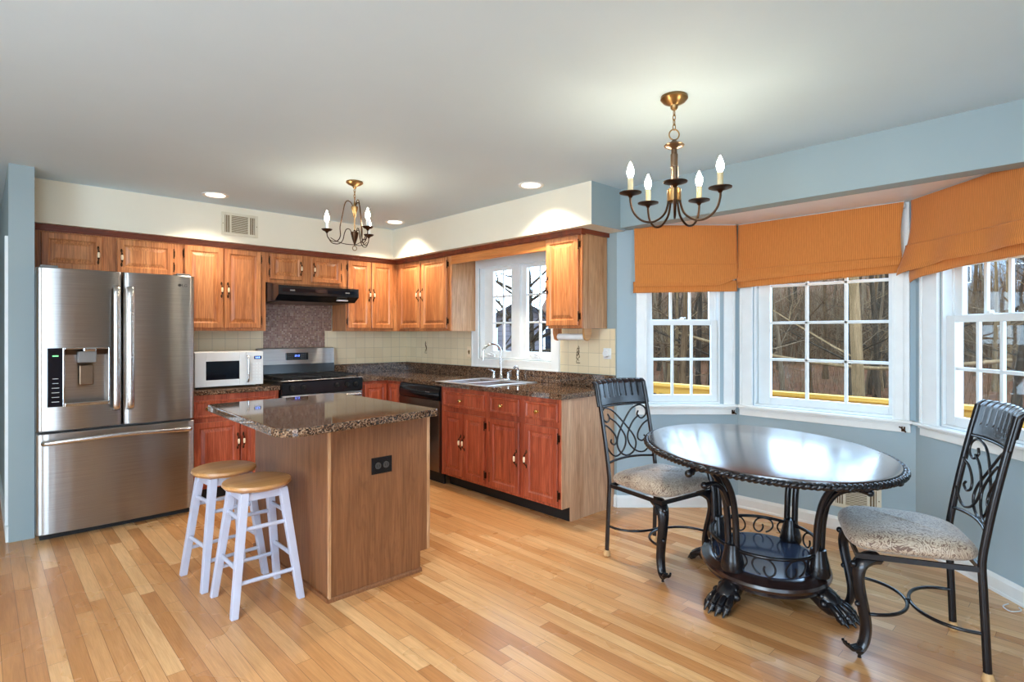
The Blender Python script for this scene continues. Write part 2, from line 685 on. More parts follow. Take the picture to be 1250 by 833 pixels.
def window_glass():
    t = NT('window_glass')
    for n in list(t.t.nodes):
        t.t.nodes.remove(n)
    o = t.n('ShaderNodeOutputMaterial')
    tr = t.n('ShaderNodeBsdfTransparent')
    gl = t.n('ShaderNodeBsdfGlossy')
    gl.inputs['Roughness'].default_value = 0.02
    mx = t.n('ShaderNodeMixShader')
    fr = t.n('ShaderNodeLayerWeight')
    fr.inputs['Blend'].default_value = 0.5
    k = t.math('MULTIPLY_ADD', t.math('POWER', fr.outputs['Facing'], 5.0), 0.6, 0.02)
    t.l(k, mx.inputs[0])
    t.l(tr.outputs[0], mx.inputs[1])
    t.l(gl.outputs[0], mx.inputs[2])
    t.l(mx.outputs[0], o.inputs[0])
    return t.mat


M['glass'] = window_glass()
M['bark'] = wood('bare_tree_bark', (56, 40, 28), (76, 56, 38), (96, 72, 50), 0.9, fine=0.8, scale=1.0)
M['bark3'] = wood('grey_tree_bark', (76, 60, 46), (94, 76, 58), (112, 92, 72), 0.9, fine=0.8)
M['bark4'] = wood('dark_tree_bark', (36, 28, 22), (52, 42, 32), (70, 56, 44), 0.9, fine=0.8)
M['satin'] = metal('satin_sink_steel', (226, 228, 230), 0.34)
M['bark2'] = wood('pale_tree_bark', (88, 68, 46), (108, 84, 58), (128, 100, 72), 0.9, fine=0.8)
M['twig'] = plain('dry_brush_twigs', (78, 52, 34), 0.9)
M['rail'] = wood('new_lumber_rail', (150, 108, 44), (166, 122, 54), (178, 136, 68), 0.6, vert='y', fine=0.2)


def leaf_ground():
    t = NT('leaf_litter_ground')
    v = t.coord('Object')
    a = t.noise(v, 5, 6, 0.7)
    b = t.noise(v, 0.25, 3)
    c1 = t.ramp(a, [(0.3, lin((44, 20, 9))), (0.5, lin((72, 34, 16))), (0.7, lin((96, 50, 26)))])
    c2 = t.ramp(a, [(0.3, lin((40, 26, 14))), (0.7, lin((84, 58, 34)))])
    return t.set(t.mix(b, c1, c2), 0.95)


M['leaves'] = leaf_ground()
M['siding'] = tile_mat('grey_house_siding', 0.18, [(92, 82, 82), (98, 88, 88)], (66, 60, 60), 0.8, axes=('z', 'z'), gw=0.02)
M['roofing'] = plain('dark_roof_shingle', (54, 48, 48), 0.9)
M['palehouse'] = tile_mat('pale_house_siding', 0.2, [(120, 122, 124), (128, 130, 132)], (90, 92, 96), 0.8, axes=('z', 'z'), gw=0.02)

for k_ in ('bark', 'bark2', 'bark3', 'bark4', 'twig', 'leaves', 'siding', 'roofing', 'palehouse', 'rail'):
    M[k_].node_tree.nodes['Principled BSDF'].inputs['Specular IOR Level'].default_value = 0.03
# ------------------------------------------------------------------ key dimensions (metres; camera stands at x=0, y=0)
ZC = 2.44          # ceiling
XW, YW = 3.554, 5.578          # kitchen right wall, kitchen back wall
XU, YU = 3.238, 5.268          # upper cabinet frames
XF, YF = 2.943, 4.952          # base cabinet frames
ZCR = 2.130
A0, A1, A2, A3 = Vector((3.55, 2.60)), Vector((4.23, 1.95)), Vector((4.23, 0.803)), Vector((3.55, 0.103))
ZBAY = 2.180


def frame_of(a, b):
    d = (b - a).normalized()
    return (a.x, a.y, 0.0), math.atan2(d.y, d.x), (b - a).length


def wall_panel(name, a, b, z0, z1, mat, thick=0.12, holes=(), ext0=0.0, ext1=0.0):
    """vertical wall, room face on the line a-b, body on the left-hand side (local +y)"""
    loc, rz, L = frame_of(a, b)
    m = MB()
    x = -ext0
    for (h0, h1, hz0, hz1) in sorted(holes):
        m.box(x, h0, 0, thick, z0, z1)
        m.box(h0, h1, 0, thick, z0, hz0)
        m.box(h0, h1, 0, thick, hz1, z1)
        x = h1
    m.box(x, L + ext1, 0, thick, z0, z1)
    return structure(m.build(name, mat, None, loc=loc, rz=rz))


V2 = lambda x, y: Vector((x, y))

# floor and ceilings
structure(MB().box(-3.1, 4.4, -3.6, 8.6, -0.12, 0.0).build('floor', M['floor']))
structure(MB().box(-3.1, 3.62, -3.6, 8.6, ZC, ZC + 0.1).build('ceiling', M['ceiling']))
structure(MB().prism([(3.60, -0.05), (4.36, 0.70), (4.36, 2.02), (3.60, 2.75)], ZBAY, ZBAY + 0.1).build('ceiling_bay', M['trim']))

# kitchen walls
WIN_K0 = 4.36
wall_panel('wall_back', V2(0.20, YW), V2(XW, YW), 0, ZC, M['cream'], ext1=0.12)
wall_panel('wall_right', V2(XW, YW), V2(XW, 2.60), 0, ZC, M['blue'],
           holes=[(YW - 4.255, YW - 3.285, 1.105, 1.995)])
# partition beside the refrigerator
structure(MB().box(0.135, 0.262, 4.87, 8.40, 0, ZC).build('wall_partition', M['blue']))
# bay
B1 = (0.235, 0.80, 0.80, 2.10)
B2 = (0.125, 1.050, 0.80, 2.10)
B3 = (0.215, 0.815, 0.80, 2.10)
wall_panel('wall_bay_left', A0, A1, 0, 2.20, M['blue_daylit'], holes=[B1], ext1=0.0)
wall_panel('wall_bay_centre', A1, A2, 0, 2.20, M['blue_daylit'], holes=[B2], ext0=0.05, ext1=0.05)
wall_panel('wall_bay_right', A2, A3, 0, 2.20, M['blue_daylit'], holes=[B3])
structure(MB().box(3.497, 3.62, -3.6, 2.60, 2.1465, ZC).build('wall_header', M['blue']))
wall_panel('wall_right', V2(XW, 0.103), V2(XW, -3.5), 0, ZC, M['blue'])
# living room shell behind the camera and the hall beyond the refrigerator
wall_panel('wall_hall', V2(-3.0, 8.38), V2(0.135, 8.38), 0, ZC, M['blue'])
wall_panel('wall_left', V2(-3.0, -3.5), V2(-3.0, 8.4), 0, ZC, M['cream'], holes=[(2.9, 5.3, 0.45, 2.15)])
wall_panel('wall_front', V2(XW, -3.5), V2(-3.0, -3.5), 0, ZC, M['tan'], holes=[(3.9, 6.0, 0.1, 2.1)])

# soffits above the wall cabinets
structure(MB().box(0.262, 3.148, 5.20, YW, ZCR, ZC).build('wall_soffit_back', M['cream']))
m = MB().box(3.148, XW, 2.527, YW, ZCR, ZC)
m.m = [1 if i == 2 else 0 for i in range(6)]
structure(m.build('wall_soffit_right', [M['cream'], M['blue']]))


# baseboards
def baseboard(name, a, b, ext0=0.0, ext1=0.0):
    loc, rz, L = frame_of(a, b)
    prof = [(-0.016, 0), (0.0, 0), (0.0, 0.092), (-0.006, 0.092), (-0.010, 0.080), (-0.013, 0.072), (-0.013, 0.018), (-0.016, 0.014)]
    m = MB()
    vs, fs = [], []
    n = len(prof)
    for x in (-ext0, L + ext1):
        vs += [(x, p[0], p[1]) for p in prof]
    fs = [(i, (i + 1) % n, n + (i + 1) % n, n + i) for i in range(n)] + [tuple(range(n)), tuple(range(2 * n - 1, n - 1, -1))]
    m.add(vs, fs)
    return structure(m.build(name, M['trim'], None, loc=loc, rz=rz))


baseboard('baseboard_right', V2(XW, 2.625), V2(XW, 2.60))
baseboard('baseboard_bay_left', A0, A1)
baseboard('baseboard_bay_centre', A1, A2)
baseboard('baseboard_bay_right', A2, A3)
baseboard('baseboard_hall', V2(-3.0, 8.38), V2(0.12, 8.38))
structure(MB().box(0.121, 0.135, 4.885, 8.3, 0, 0.10).build('baseboard_partition', M['trim']))
structure(MB().box(0.119, 0.135, 4.93, 5.0, 0.10, 1.98).build('trim_1', M['trim']))


# ------------------------------------------------------------------ wall tile
def tile_panel(name, a, b, z0, z1, mat, x0, x1, holes=()):
    loc, rz, L = frame_of(a, b)
    m = MB()
    m.box(x0, x1, -0.008, -0.0005, z0, z1)
    return structure(m.build(name, mat, None, loc=loc, rz=rz))


BW = (V2(0, YW), V2(3.5, YW))
RW = (V2(XW, YW), V2(XW, 2.6))
tile_panel('trim_2', *BW, 0.90, 1.40, M['tile'], 1.19, 1.955)
tile_panel('trim_3', *BW, 1.02, 1.40, M['tile'], 2.568, XW)
tile_panel('trim_4', *RW, 1.02, 1.40, M['tile'], 0.01, YW - 4.362)
tile_panel('trim_5', *RW, 1.02, 1.382, M['tile'], YW - 3.183, YW - 2.615)
mm = MB().box(1.955, 2.568, -0.010, -0.0005, 0.93, 1.372).box(1.88, 2.64, -0.010, -0.0005, 1.372, 1.70)
structure(mm.build('trim_6', M['mosaic'], None, loc=(0, YW, 0)))


# ------------------------------------------------------------------ windows
def muntin_grid(m, x0, x1, z0, z1, vs, hs, y0, y1, w=0.020):
    for x in vs:
        m.box(x - w / 2, x + w / 2, y0, y1, z0, z1)
    for z in hs:
        m.box(x0, x1, y0, y1, z - w / 2, z + w / 2)


def framed(m, x0, x1, z0, z1, gx0, gx1, gz0, gz1, y0, y1):
    m.box(x0, gx0, y0, y1, z0, z1)
    m.box(gx1, x1, y0, y1, z0, z1)
    m.box(gx0, gx1, y0, y1, z0, gz0)
    m.box(gx0, gx1, y0, y1, gz1, z1)


def casing_mb(x0, x1, z0, z1, w, prof=True):
    """flat stepped casing with a raised outer band; bottom open (sits on the stool)"""
    m = MB()
    for a, b in ((x0, x0 + w), (x1 - w, x1)):
        m.box(a, b, -0.016, 0, z0, z1)
    m.box(x0 + w, x1 - w, -0.016, 0, z1 - w, z1)
    o = 0.018
    m.box(x0, x0 + o, -0.026, -0.016, z0, z1)
    m.box(x1 - o, x1, -0.026, -0.016, z0, z1)
    m.box(x0 + o, x1 - o, -0.026, -0.016, z1 - o, z1)
    i = 0.014
    m.box(x0 + w - i, x0 + w, -0.021, -0.016, z0, z1 - w + i)
    m.box(x1 - w, x1 - w + i, -0.021, -0.016, z0, z1 - w + i)
    return m


def bay_window(n, a, b, op, cas, cw, lower, kind):
    loc, rz, L = frame_of(a, b)
    o0, o1, z0, z1 = op
    w = structure(empty('window_%d' % n, loc, rz))
    casing_mb(cas[0], cas[1], 0.795, 2.175, cw).build('window_casing', M['trim'], w, bevel=0.003)
    s = MB().box(cas[0] - 0.022, cas[1] + 0.022, -0.052, 0.01, 0.778, 0.797)
    s.build('window_stool', M['trim'], w, bevel=0.005, seg=3)
    MB().box(cas[0] - 0.004, cas[1] + 0.004, -0.018, 0, 0.718, 0.778).box(cas[0] - 0.004, cas[1] + 0.004, -0.030, 0, 0.764, 0.778).build('window_apron', M['trim'], w, bevel=0.003)
    j = MB()
    t = 0.012
    framed(j, o0, o1, z0, z1, o0 + t, o1 - t, z0 + t, z1 - t, 0.0, 0.12)
    framed(j, o0 + t, o1 - t, z0 + t, z1 - t, o0 + 2 * t, o1 - 2 * t, z0 + 2 * t, z1 - 2 * t, 0.052, 0.062)
    j.build('window_jamb', M['trim2'], w)
    o0, o1, z0, z1 = o0 + t, o1 - t, z0 + t, z1 - t
    g0, g1 = lower
    if kind == 'hung':
        mid = 1.432
        ls = MB()
        framed(ls, o0 + 0.002, o1 - 0.002, z0, 1.450, g0, g1, 0.868, 1.410, 0.018, 0.050)
        tx = [(g0 * 2 + g1) / 3, (g0 + 2 * g1) / 3]
        muntin_grid(ls, g0, g1, 0.868, 1.410, tx, [1.144], 0.024, 0.044)
        q = ls.build('lower_sash', M['trim2'], w, bevel=0.003)
        MB().box(g0 - 0.004, g1 + 0.004, 0.032, 0.036, 0.864, 1.414).build('pane', M['glass'], q)
        xm = (g0 + g1) / 2
        lk = MB().box(xm - 0.03, xm + 0.03, 0.022, 0.044, 1.450, 1.456)
        lk.lathe([(0.016, 0), (0.016, 0.012), (0.006, 0.016)], (xm, 0.033, 1.456), 12).tube([(xm, 0.033, 1.465), (xm + 0.03, 0.026, 1.468)], 0.004, 6)
        lk.build('sash_lock', M['trim'], q)
        us = MB()
        framed(us, o0 + 0.002, o1 - 0.002, 1.418, z1, g0, g1, 1.455, z1 - 0.05, 0.062, 0.094)
        muntin_grid(us, g0, g1, 1.455, z1 - 0.05, tx, [1.745], 0.068, 0.088)
        q = us.build('upper_sash', M['trim2'], w, bevel=0.003)
        MB().box(g0 - 0.004, g1 + 0.004, 0.076, 0.080, 1.451, z1 - 0.046).build('pane', M['glass'], q)
    else:
        fx = MB()
        framed(fx, o0 + 0.002, o1 - 0.002, z0, z1, g0, g1, 0.868, z1 - 0.07, 0.045, 0.085)
        tx = [(g0 * 2 + g1) / 3, (g0 + 2 * g1) / 3]
        muntin_grid(fx, g0, g1, 0.868, z1 - 0.07, tx, [1.150, 1.424, 1.70], 0.054, 0.076)
        q = fx.build('picture_sash', M['trim2'], w, bevel=0.003)
        MB().box(g0 - 0.004, g1 + 0.004, 0.063, 0.067, 0.864, z1 - 0.066).build('pane', M['glass'], q)
    return w


bay_window(1, A0, A1, B1, (0.148, 0.910), 0.082, (0.288, 0.738), 'hung')
bay_window(2, A1, A2, B2, (0.023, 1.118), 0.094, (0.226, 0.990), 'fixed')
bay_window(3, A2, A3, B3, (0.062, 0.952), 0.142, (0.292, 0.752), 'hung')

# kitchen casement window over the sink (local x runs towards the camera)
kw = structure(empty('window_4', (XW, WIN_K0, 0), -PI / 2))
m = MB()
framed(m, 0.0, 1.177, 1.017, 2.076, 0.098, 1.079, 1.100, 1.985, -0.018, 0)
framed(m, 0.0, 1.177, 1.017, 2.076, 0.016, 1.161, 1.033, 2.060, -0.026, -0.018)
m.build('window_casing', M['trim2'], kw, bevel=0.003)
m = MB()
framed(m, 0.105, 1.075, 1.105, 1.995, 0.120, 1.060, 1.120, 1.980, 0, 0.12)
m.box(0.540, 0.652, 0.020, 0.10, 1.120, 1.980)
m.build('window_jamb', M['trim2'], kw)
for x0, x1 in ((0.190, 0.540), (0.652, 1.045)):
    g0, g1 = x0 + 0.062, x1 - 0.010
    s = MB()
    framed(s, x0 - 0.068 if x0 < 0.3 else x0, x1 + (0.014 if x1 > 1 else 0), 1.120, 1.980, g0, g1, 1.178, 1.950, 0.045, 0.080)
    muntin_grid(s, g0, g1, 1.178, 1.950, [(g0 + g1) / 2], [1.446, 1.700], 0.052, 0.074, 0.017)
    q = s.build('casement_sash', M['trim'], kw, bevel=0.002)
    MB().box(g0 - 0.004, g1 + 0.004, 0.060, 0.064, 1.174, 1.954).build('pane', M['glass'], q)
for xc in (0.262, 0.868):
    c = MB()
    c.box(xc - 0.05, xc + 0.05, 0.005, 0.040, 1.120, 1.132)
    c.ball((xc, 0.022, 1.136), 0.026, 1.5, 0.8, 0.7)
    c.tube(spline([(xc, 0.02, 1.145), (xc + 0.02, -0.012, 1.158), (xc + 0.055, -0.018, 1.150), (xc + 0.078, -0.02, 1.142)], 5), 0.006, 8)
    c.ball((xc + 0.082, -0.02, 1.140), 0.010)
    c.tube(spline([(xc - 0.01, 0.0, 1.140), (xc - 0.035, -0.012, 1.150), (xc - 0.06, -0.004, 1.142)], 5), 0.006, 8)
    c.build('window_crank', M['white_pl'], kw, smooth=40)


# ------------------------------------------------------------------ roman shades
def roman_shade(label, a, b, x0, x1, zb0, zb1, seam, n, flare=0.0, bunch=None):
    loc, rz, L = frame_of(a, b)
    t = thing('roman_shade', label, 'window shade', loc, rz, 'roman shades of the bay')
    zt = 2.172
    rnd = random.Random(n)
    ph = [rnd.uniform(0, 6) for _ in range(6)]
    off = -0.062

    def bottom(u):
        z = zb0 + (zb1 - zb0) * u
        if n == 3:
            z = zb0 + 0.052 * min(u / 0.36, 1) ** 0.8 + 0.016 * max(0, (u - 0.36) / 0.64)
        if n == 1 and u > 0.84:
            z += 0.0
        return z

    def main(u, v):
        zb = bottom(u) + 0.046
        if n == 1:
            zb += 0.055 * max(0, (u - 0.80) / 0.2) ** 1.2
        z = zb + (zt - zb) * v
        w_ = (1 - v)
        y = off - 0.004 * math.sin(u * 9 + ph[0]) * w_ - 0.006 * math.sin(u * 4 + ph[1]) * w_ ** 2 - 0.030 * w_ ** 1.5
        y -= 0.006 * (1 if z < seam else 0) + 0.005 * math.exp(-((z - seam) / 0.004) ** 2)
        if z < zb + 0.03:
            y += 0.012 * (1 - (z - zb) / 0.03)
        xa = x0 - flare * w_ ** 3 * 0.05 + (0.018 * math.sin(v * PI) if n == 3 else 0)
        xb = x1 + (0.0 if n != 2 else -0.016 * math.sin(min(v, 1) * PI))
        if n == 3:
            y -= 0.05 * math.exp(-((u - 0.12) / 0.12) ** 2) * w_ ** 2 + 0.02 * math.sin(u * 14 + ph[2]) * w_ ** 2
        return (xa + (xb - xa) * u, y, z)

    MB().grid(main, 48, 120).build('shade_panel', M['cord'], t, smooth=180, solid=0.004)

    def fold(u, v):
        zb = bottom(u)
        z = zb + 0.085 * v
        y = off + 0.012 - 0.004 * math.sin(u * 6 + ph[3]) - 0.006 * math.sin(PI * v)
        if n == 3:
            y -= 0.04 * math.exp(-((u - 0.12) / 0.12) ** 2)
        return (x0 - 0.006 + (x1 - x0 + 0.012) * u, y, z)

    MB().grid(fold, 40, 6).build('lower_fold', M['cord'], t, smooth=180, solid=0.004)
    MB().box(x0, x1, -0.058, -0.028, zt - 0.035, zt + 0.006).build('head_rail', M['trim'], t)
    # pull cord and its cleat
    cx = x1 - 0.012
    cz = 0.745
    if n < 3:
        c = MB().tube([(cx, -0.034, zt - 0.04), (cx, -0.034, 1.3), (cx + 0.001, -0.034, cz)], 0.0016, 5)
        c.build('pull_cord', M['trim'], t)
        k = MB().box(cx - 0.010, cx + 0.010, -0.032, -0.018, cz - 0.020, cz + 0.010)
        k.tube(spline([(cx - 0.018, -0.046, cz + 0.01), (cx, -0.034, cz - 0.004), (cx + 0.016, -0.046, cz - 0.02)], 4), 0.0045, 6)
        k.build('cord_cleat', M['bronze'], t)
    return t


roman_shade('orange corduroy roman shade of the left bay window, its lower right corner crumpled', A0, A1, 0.122, 0.906, 1.655, 1.668, 1.868, 1)
roman_shade('widest orange corduroy roman shade, over the middle bay window', A1, A2, 0.030, 1.098, 1.692, 1.732, 1.825, 2)
roman_shade('orange corduroy roman shade with a flared sagging hem on the right bay window', A2, A3, 0.045, 0.965, 1.662, 1.728, 1.888, 3, flare=0.8)
# ------------------------------------------------------------------ cabinetry
def raised_panel(m, x0, x1, z0, z1, yb=0.0, yf=-0.020, st=0.055, raise_=True, mi=0):
    """raised-panel door or drawer front; room side is -y"""
    rings = [(0.0, yb), (0.0, yf + 0.004), (0.005, yf), (st - 0.010, yf), (st, yf + 0.008), (st + 0.006, yf + 0.008)]
    if raise_:
        rings += [(st + 0.030, yf + 0.001), (st + 0.034, yf + 0.001)]
    vs, fs = [], []
    for i, (d, y) in enumerate(rings):
        vs += [(x0 + d, y, z0 + d), (x1 - d, y, z0 + d), (x1 - d, y, z1 - d), (x0 + d, y, z1 - d)]
    for i in range(len(rings) - 1):
        for j in range(4):
            j2 = (j + 1) % 4
            fs.append((i * 4 + j, i * 4 + j2, (i + 1) * 4 + j2, (i + 1) * 4 + j))
    k = (len(rings) - 1) * 4
    fs.append((k, k + 1, k + 2, k + 3))
    fs.append((3, 2, 1, 0))
    return m.add(vs, fs, mi)


def pull(parent, x, z, y=-0.020):
    m = MB()
    s = 1.0
    m.tube(spline([(x, y + 0.0, z + 0.052), (x, y - 0.016, z + 0.040), (x, y - 0.026, z + 0.022)], 5), [0.0035] * 11, 7, m=0)
    m.tube(spline([(x, y + 0.0, z - 0.052), (x, y - 0.016, z - 0.040), (x, y - 0.026, z - 0.022)], 5), [0.0035] * 11, 7, m=0)
    for q in (1, -1):
        m.ball((x, y - 0.001, z + q * 0.054), 0.009, 0.8, 0.35, 1.7, 10, 6, 0)
        m.ball((x, y - 0.024, z + q * 0.026), 0.0075, 1, 1, 1, 10, 6, 0)
    m.lathe([(0.006, -0.020), (0.0085, -0.012), (0.0095, 0), (0.0085, 0.012), (0.006, 0.020)], (x, y - 0.026, z), 12, 1)
    return m.build('handle', [M['bronze'], M['ceramic']], parent, smooth=50)


def hinge(parent, x, z, y=-0.012):
    m = MB().box(x - 0.006, x + 0.010, y, y + 0.012, z - 0.024, z + 0.024).tube([(x, y - 0.004, z - 0.032), (x, y - 0.004, z + 0.032)], 0.004, 7)
    m.ball((x, y - 0.004, z + 0.034), 0.0055, n=8, k=5).ball((x, y - 0.004, z - 0.034), 0.0055, n=8, k=5)
    return m.build('hinge', M['bronze'], parent)


def knob(parent, x, z, y=-0.020):
    M_ = Matrix.Rotation(PI / 2, 3, 'X')
    m = MB().lathe([(0.010, 0), (0.010, 0.003), (0.005, 0.006), (0.005, 0.014), (0.014, 0.019), (0.016, 0.024), (0.012, 0.030), (0.001, 0.032)], (x, y, z), 16, 0, M=M_)
    return m.build('knob', M['knob'], parent, smooth=40)


def door(cab, x0, x1, z0, z1, mat, hx=None, hz=None, hinge_side=None, st=0.052):
    d = raised_panel(MB(), x0, x1, z0, z1, st=st).build('door', mat, cab)
    if hx is not None:
        pull(d, hx, hz)
    if hinge_side:
        x = x0 - 0.003 if hinge_side == 'l' else x1 + 0.001
        for z in (z0 + 0.07, z1 - 0.07) if z1 - z0 > 0.35 else ((z0 + z1) / 2 + 0.05, (z0 + z1) / 2 - 0.06):
            hinge(d, x, z)
    return d


def drawer(cab, x0, x1, z0, z1, mat, kx=None, kz=None):
    d = raised_panel(MB(), x0, x1, z0, z1, st=0.024, raise_=False).build('drawer_front', mat, cab)
    if kx is not None:
        knob(d, kx, kz if kz else (z0 + z1) / 2)
    return d


def carcass(cab, x0, x1, z0, z1, depth, holes, mat, side=None):
    """face frame with openings plus box behind"""
    m = MB()
    m.box(x0, x1, 0.0, 0.018, z0, z1, 0)
    b = MB().box(x0, x1, 0.018, depth, z0, z1, 0)
    m.build('face_frame', mat, cab, bevel=0.0015, seg=1)
    b.build('cabinet_box', side or mat, cab)


UP = M['oak_up']
LO = M['oak_low']
back_up = lambda name, label: thing(name, label, 'wall cabinet', (0, YU, 0), 0, 'oak wall cabinets')
DU = YW - YU - 0.011

c = back_up('wall_cabinet', 'low oak wall cabinet above the refrigerator, partly hidden by it')
carcass(c, 0.285, 1.205, 1.79, 2.097, DU, [], UP)
door(c, 0.315, 0.672, 1.815, 2.075, UP, 0.645, 1.935)
door(c, 0.760, 1.140, 1.815, 2.075, UP, 0.790, 1.930, 'r')
MB().box(0.2625, 0.285, 0.0, 0.02, 1.79, 2.097).build('filler_strip', M['oak_dark'], c)

c = back_up('wall_cabinet', 'tall two-door oak wall cabinet above the microwave')
carcass(c, 1.205, 1.872, 1.368, 2.097, DU, [], UP)
door(c, 1.218, 1.514, 1.392, 2.080, UP, 1.497, 1.72, 'l')
door(c, 1.521, 1.826, 1.392, 2.080, UP, 1.548, 1.72, 'r')

c = back_up('wall_cabinet', 'short two-door oak wall cabinet above the black range hood')
carcass(c, 1.872, 2.648, 1.812, 2.097, DU, [], UP)
door(c, 1.905, 2.206, 1.842, 2.078, UP, 2.185, 1.955, 'l', 0.045)
door(c, 2.290, 2.590, 1.836, 2.078, UP, 2.312, 1.955, 'r', 0.045)

c = back_up('wall_cabinet', 'two-door oak wall cabinet in the corner right of the range hood')
carcass(c, 2.648, XU, 1.368, 2.097, DU, [], UP)
door(c, 2.664, 2.916, 1.396, 2.080, UP, 2.898, 1.74, 'l')
door(c, 2.928, 3.180, 1.396, 2.080, UP, 2.946, 1.74)

# right-hand run: local x runs from the corner towards the camera
Y0 = YU
c = thing('wall_cabinet', 'two-door oak wall cabinet between the room corner and the sink window', 'wall cabinet', (XU, Y0, 0), -PI / 2, 'oak wall cabinets')
DR = XW - XU - 0.011
carcass(c, 0.0, 0.965, 1.368, 2.097, DR, [], UP, M['oak_side'])
door(c, 0.075, 0.458, 1.396, 2.080, UP, 0.440, 1.735)
door(c, 0.492, 0.915, 1.392, 2.080, UP, 0.512, 1.735, 'r')

c = thing('wall_cabinet', 'single-door oak wall cabinet on the near side of the sink window', 'wall cabinet', (XU, Y0, 0), -PI / 2, 'oak wall cabinets')
carcass(c, 2.230, 2.578, 1.384, 2.097, DR, [], M['oak_up'], M['oak_side'])
door(c, 2.224, 2.554, 1.404, 2.085, UP, 2.246, 1.725, 'r')

o = MB().box(0.965, 2.230, 0.0, 0.018, 2.005, 2.097).box(0.965, 2.230, -0.006, 0.0, 2.005, 2.030).build('window_valance', M['oak_val'], None, loc=(XU, Y0, 0), rz=-PI / 2, bevel=0.002)
tag(o, 'oak valance board bridging the wall cabinets over the sink window', 'valance')

# crown along both runs
m = MB().box(0.2625, XU - 0.020, YU - 0.024, YU + 0.03, 2.097, 2.1295).box(0.2625, XU - 0.014, YU - 0.014, YU + 0.03, 2.085, 2.097)
m.box(XU - 0.024, XU + 0.03, 2.672, YU - 0.024, 2.097, 2.1295).box(XU - 0.014, XU + 0.03, 2.680, YU - 0.014, 2.085, 2.097)
m.box(XU + 0.03, XW - 0.002, 2.672, 2.692, 2.097, 2.1295)
structure(m.build('trim_7', M['oak_dark'], None))

# ------------------------------------------------------------------ base cabinets
DB = XW - XF - 0.004
ZT0, ZT1 = 0.880, 0.918


def base(label, x0, x1, depth=None, loc=(XF, YF, 0), rz=-PI / 2, z1=ZT0 - 0.0005, toe=0.09, t0=None, t1=None):
    c = thing('base_cabinet', label, 'base cabinet', loc, rz, 'oak base cabinets')
    d = depth or DB
    carcass(c, x0, x1, 0.105, z1, d, [], LO)
    MB().box(x0 if t0 is None else t0, x1 if t1 is None else t1, toe, d, 0.0, 0.105).build('toe_kick', M['blackmat'], c)
    return c


c = base('oak sink base cabinet with one wide false drawer and two narrow doors', 0.902, 1.535)
drawer(c, 0.945, 1.499, 0.712, 0.843, LO, 1.208, 0.775)
door(c, 0.945, 1.224, 0.130, 0.668, LO, 1.203, 0.424)
door(c, 1.232, 1.499, 0.130, 0.668, LO, 1.250, 0.424, 'r')
c = base('oak base cabinet with two drawers at the near end of the sink counter', 1.535, 2.319, t1=2.315)
drawer(c, 1.566, 1.906, 0.716, 0.846, LO, 1.716, 0.780)
drawer(c, 1.968, 2.297, 0.716, 0.846, LO, 2.106, 0.776)
door(c, 1.566, 1.906, 0.128, 0.672, LO, 1.882, 0.400, 'l')
door(c, 1.968, 2.297, 0.128, 0.672, LO, 1.990, 0.412, 'r')
e = MB().prism([(0.0, 0.105), (0.09, 0.105), (0.09, 0.0), (DB, 0.0), (DB, ZT0), (0.0, ZT0)][::-1], 2.319, 2.326, axis='x')
e.build('end_panel', M['pen'], c)

# corner cabinets either side of the inner corner
c = base('oak corner base cabinet between range and dishwasher', 0.0, 0.238)
raised_panel(MB(), 0.03, 0.225, 0.13, 0.85, st=0.045).build('door', LO, c)
MB().box(-0.625, 0.0, 0.02, DB, 0.0, 0.8795).build('corner_box', LO, c)
f = MB().box(-0.018, 0.0, -0.300, 0.0, 0.105, 0.8795)
f.build('return_frame', LO, c)
d = raised_panel(MB(), 0.035, 0.275, 0.13, 0.85, st=0.045)
d.xf(Matrix.Translation((0, -0.303, 0)) @ Matrix.Rotation(PI / 2, 4, 'Z'))
d.build('door', LO, c)
MB().box(-0.62, -0.02, -0.300, 0.02, 0.0, 0.8795).build('return_box', LO, c)

# dishwasher
c = thing('dishwasher', 'dark stainless dishwasher with a curved black handle, left of the sink cabinet', 'dishwasher', (XF, YF, 0), -PI / 2)
MB().box(0.241, 0.899, 0.0, 0.57, 0.10, 0.876).build('body', M['blackmat'], c)
MB().box(0.247, 0.893, -0.024, -0.001, 0.115, 0.745).build('door_panel', M['dishdark'], c, bevel=0.003)
m = MB().grid(lambda u, v: (0.247 + 0.646 * u, -0.012 - 0.028 * math.sin(PI * min(v * 1.1, 1)) * (0.55 + 0.45 * math.sin(PI * u)), 0.735 + 0.135 * v), 20, 8)
m.box(0.247, 0.893, -0.012, -0.001, 0.735, 0.87)
m.build('control_panel', M['black'], c, smooth=50)
MB().box(0.26, 0.88, 0.04, 0.06, 0.0, 0.10).build('toe_kick', M['blackmat'], c)
MB().box(0.70, 0.76, -0.036, -0.030, 0.815, 0.819).build('indicator_strip', M['grey_pl'], c)

# left base cabinet (between refrigerator and range)
ZL = 0.893
c = base('oak base cabinet under the microwave, half hidden by the island', 1.180, 1.868, 0.62, (0, YF, 0), 0.0, ZL - 0.0385)
drawer(c, 1.205, 1.840, 0.672, 0.812, LO, 1.30, 0.745)
door(c, 1.205, 1.545, 0.130, 0.636, LO, 1.530, 0.462)
door(c, 1.556, 1.840, 0.130, 0.636, LO, 1.573, 0.462, 'r')


# ------------------------------------------------------------------ counters
def slab(m, x0, x1, y0, y1, z0, z1):
    m.box(x0, x1, y0, y1, z0, z1)


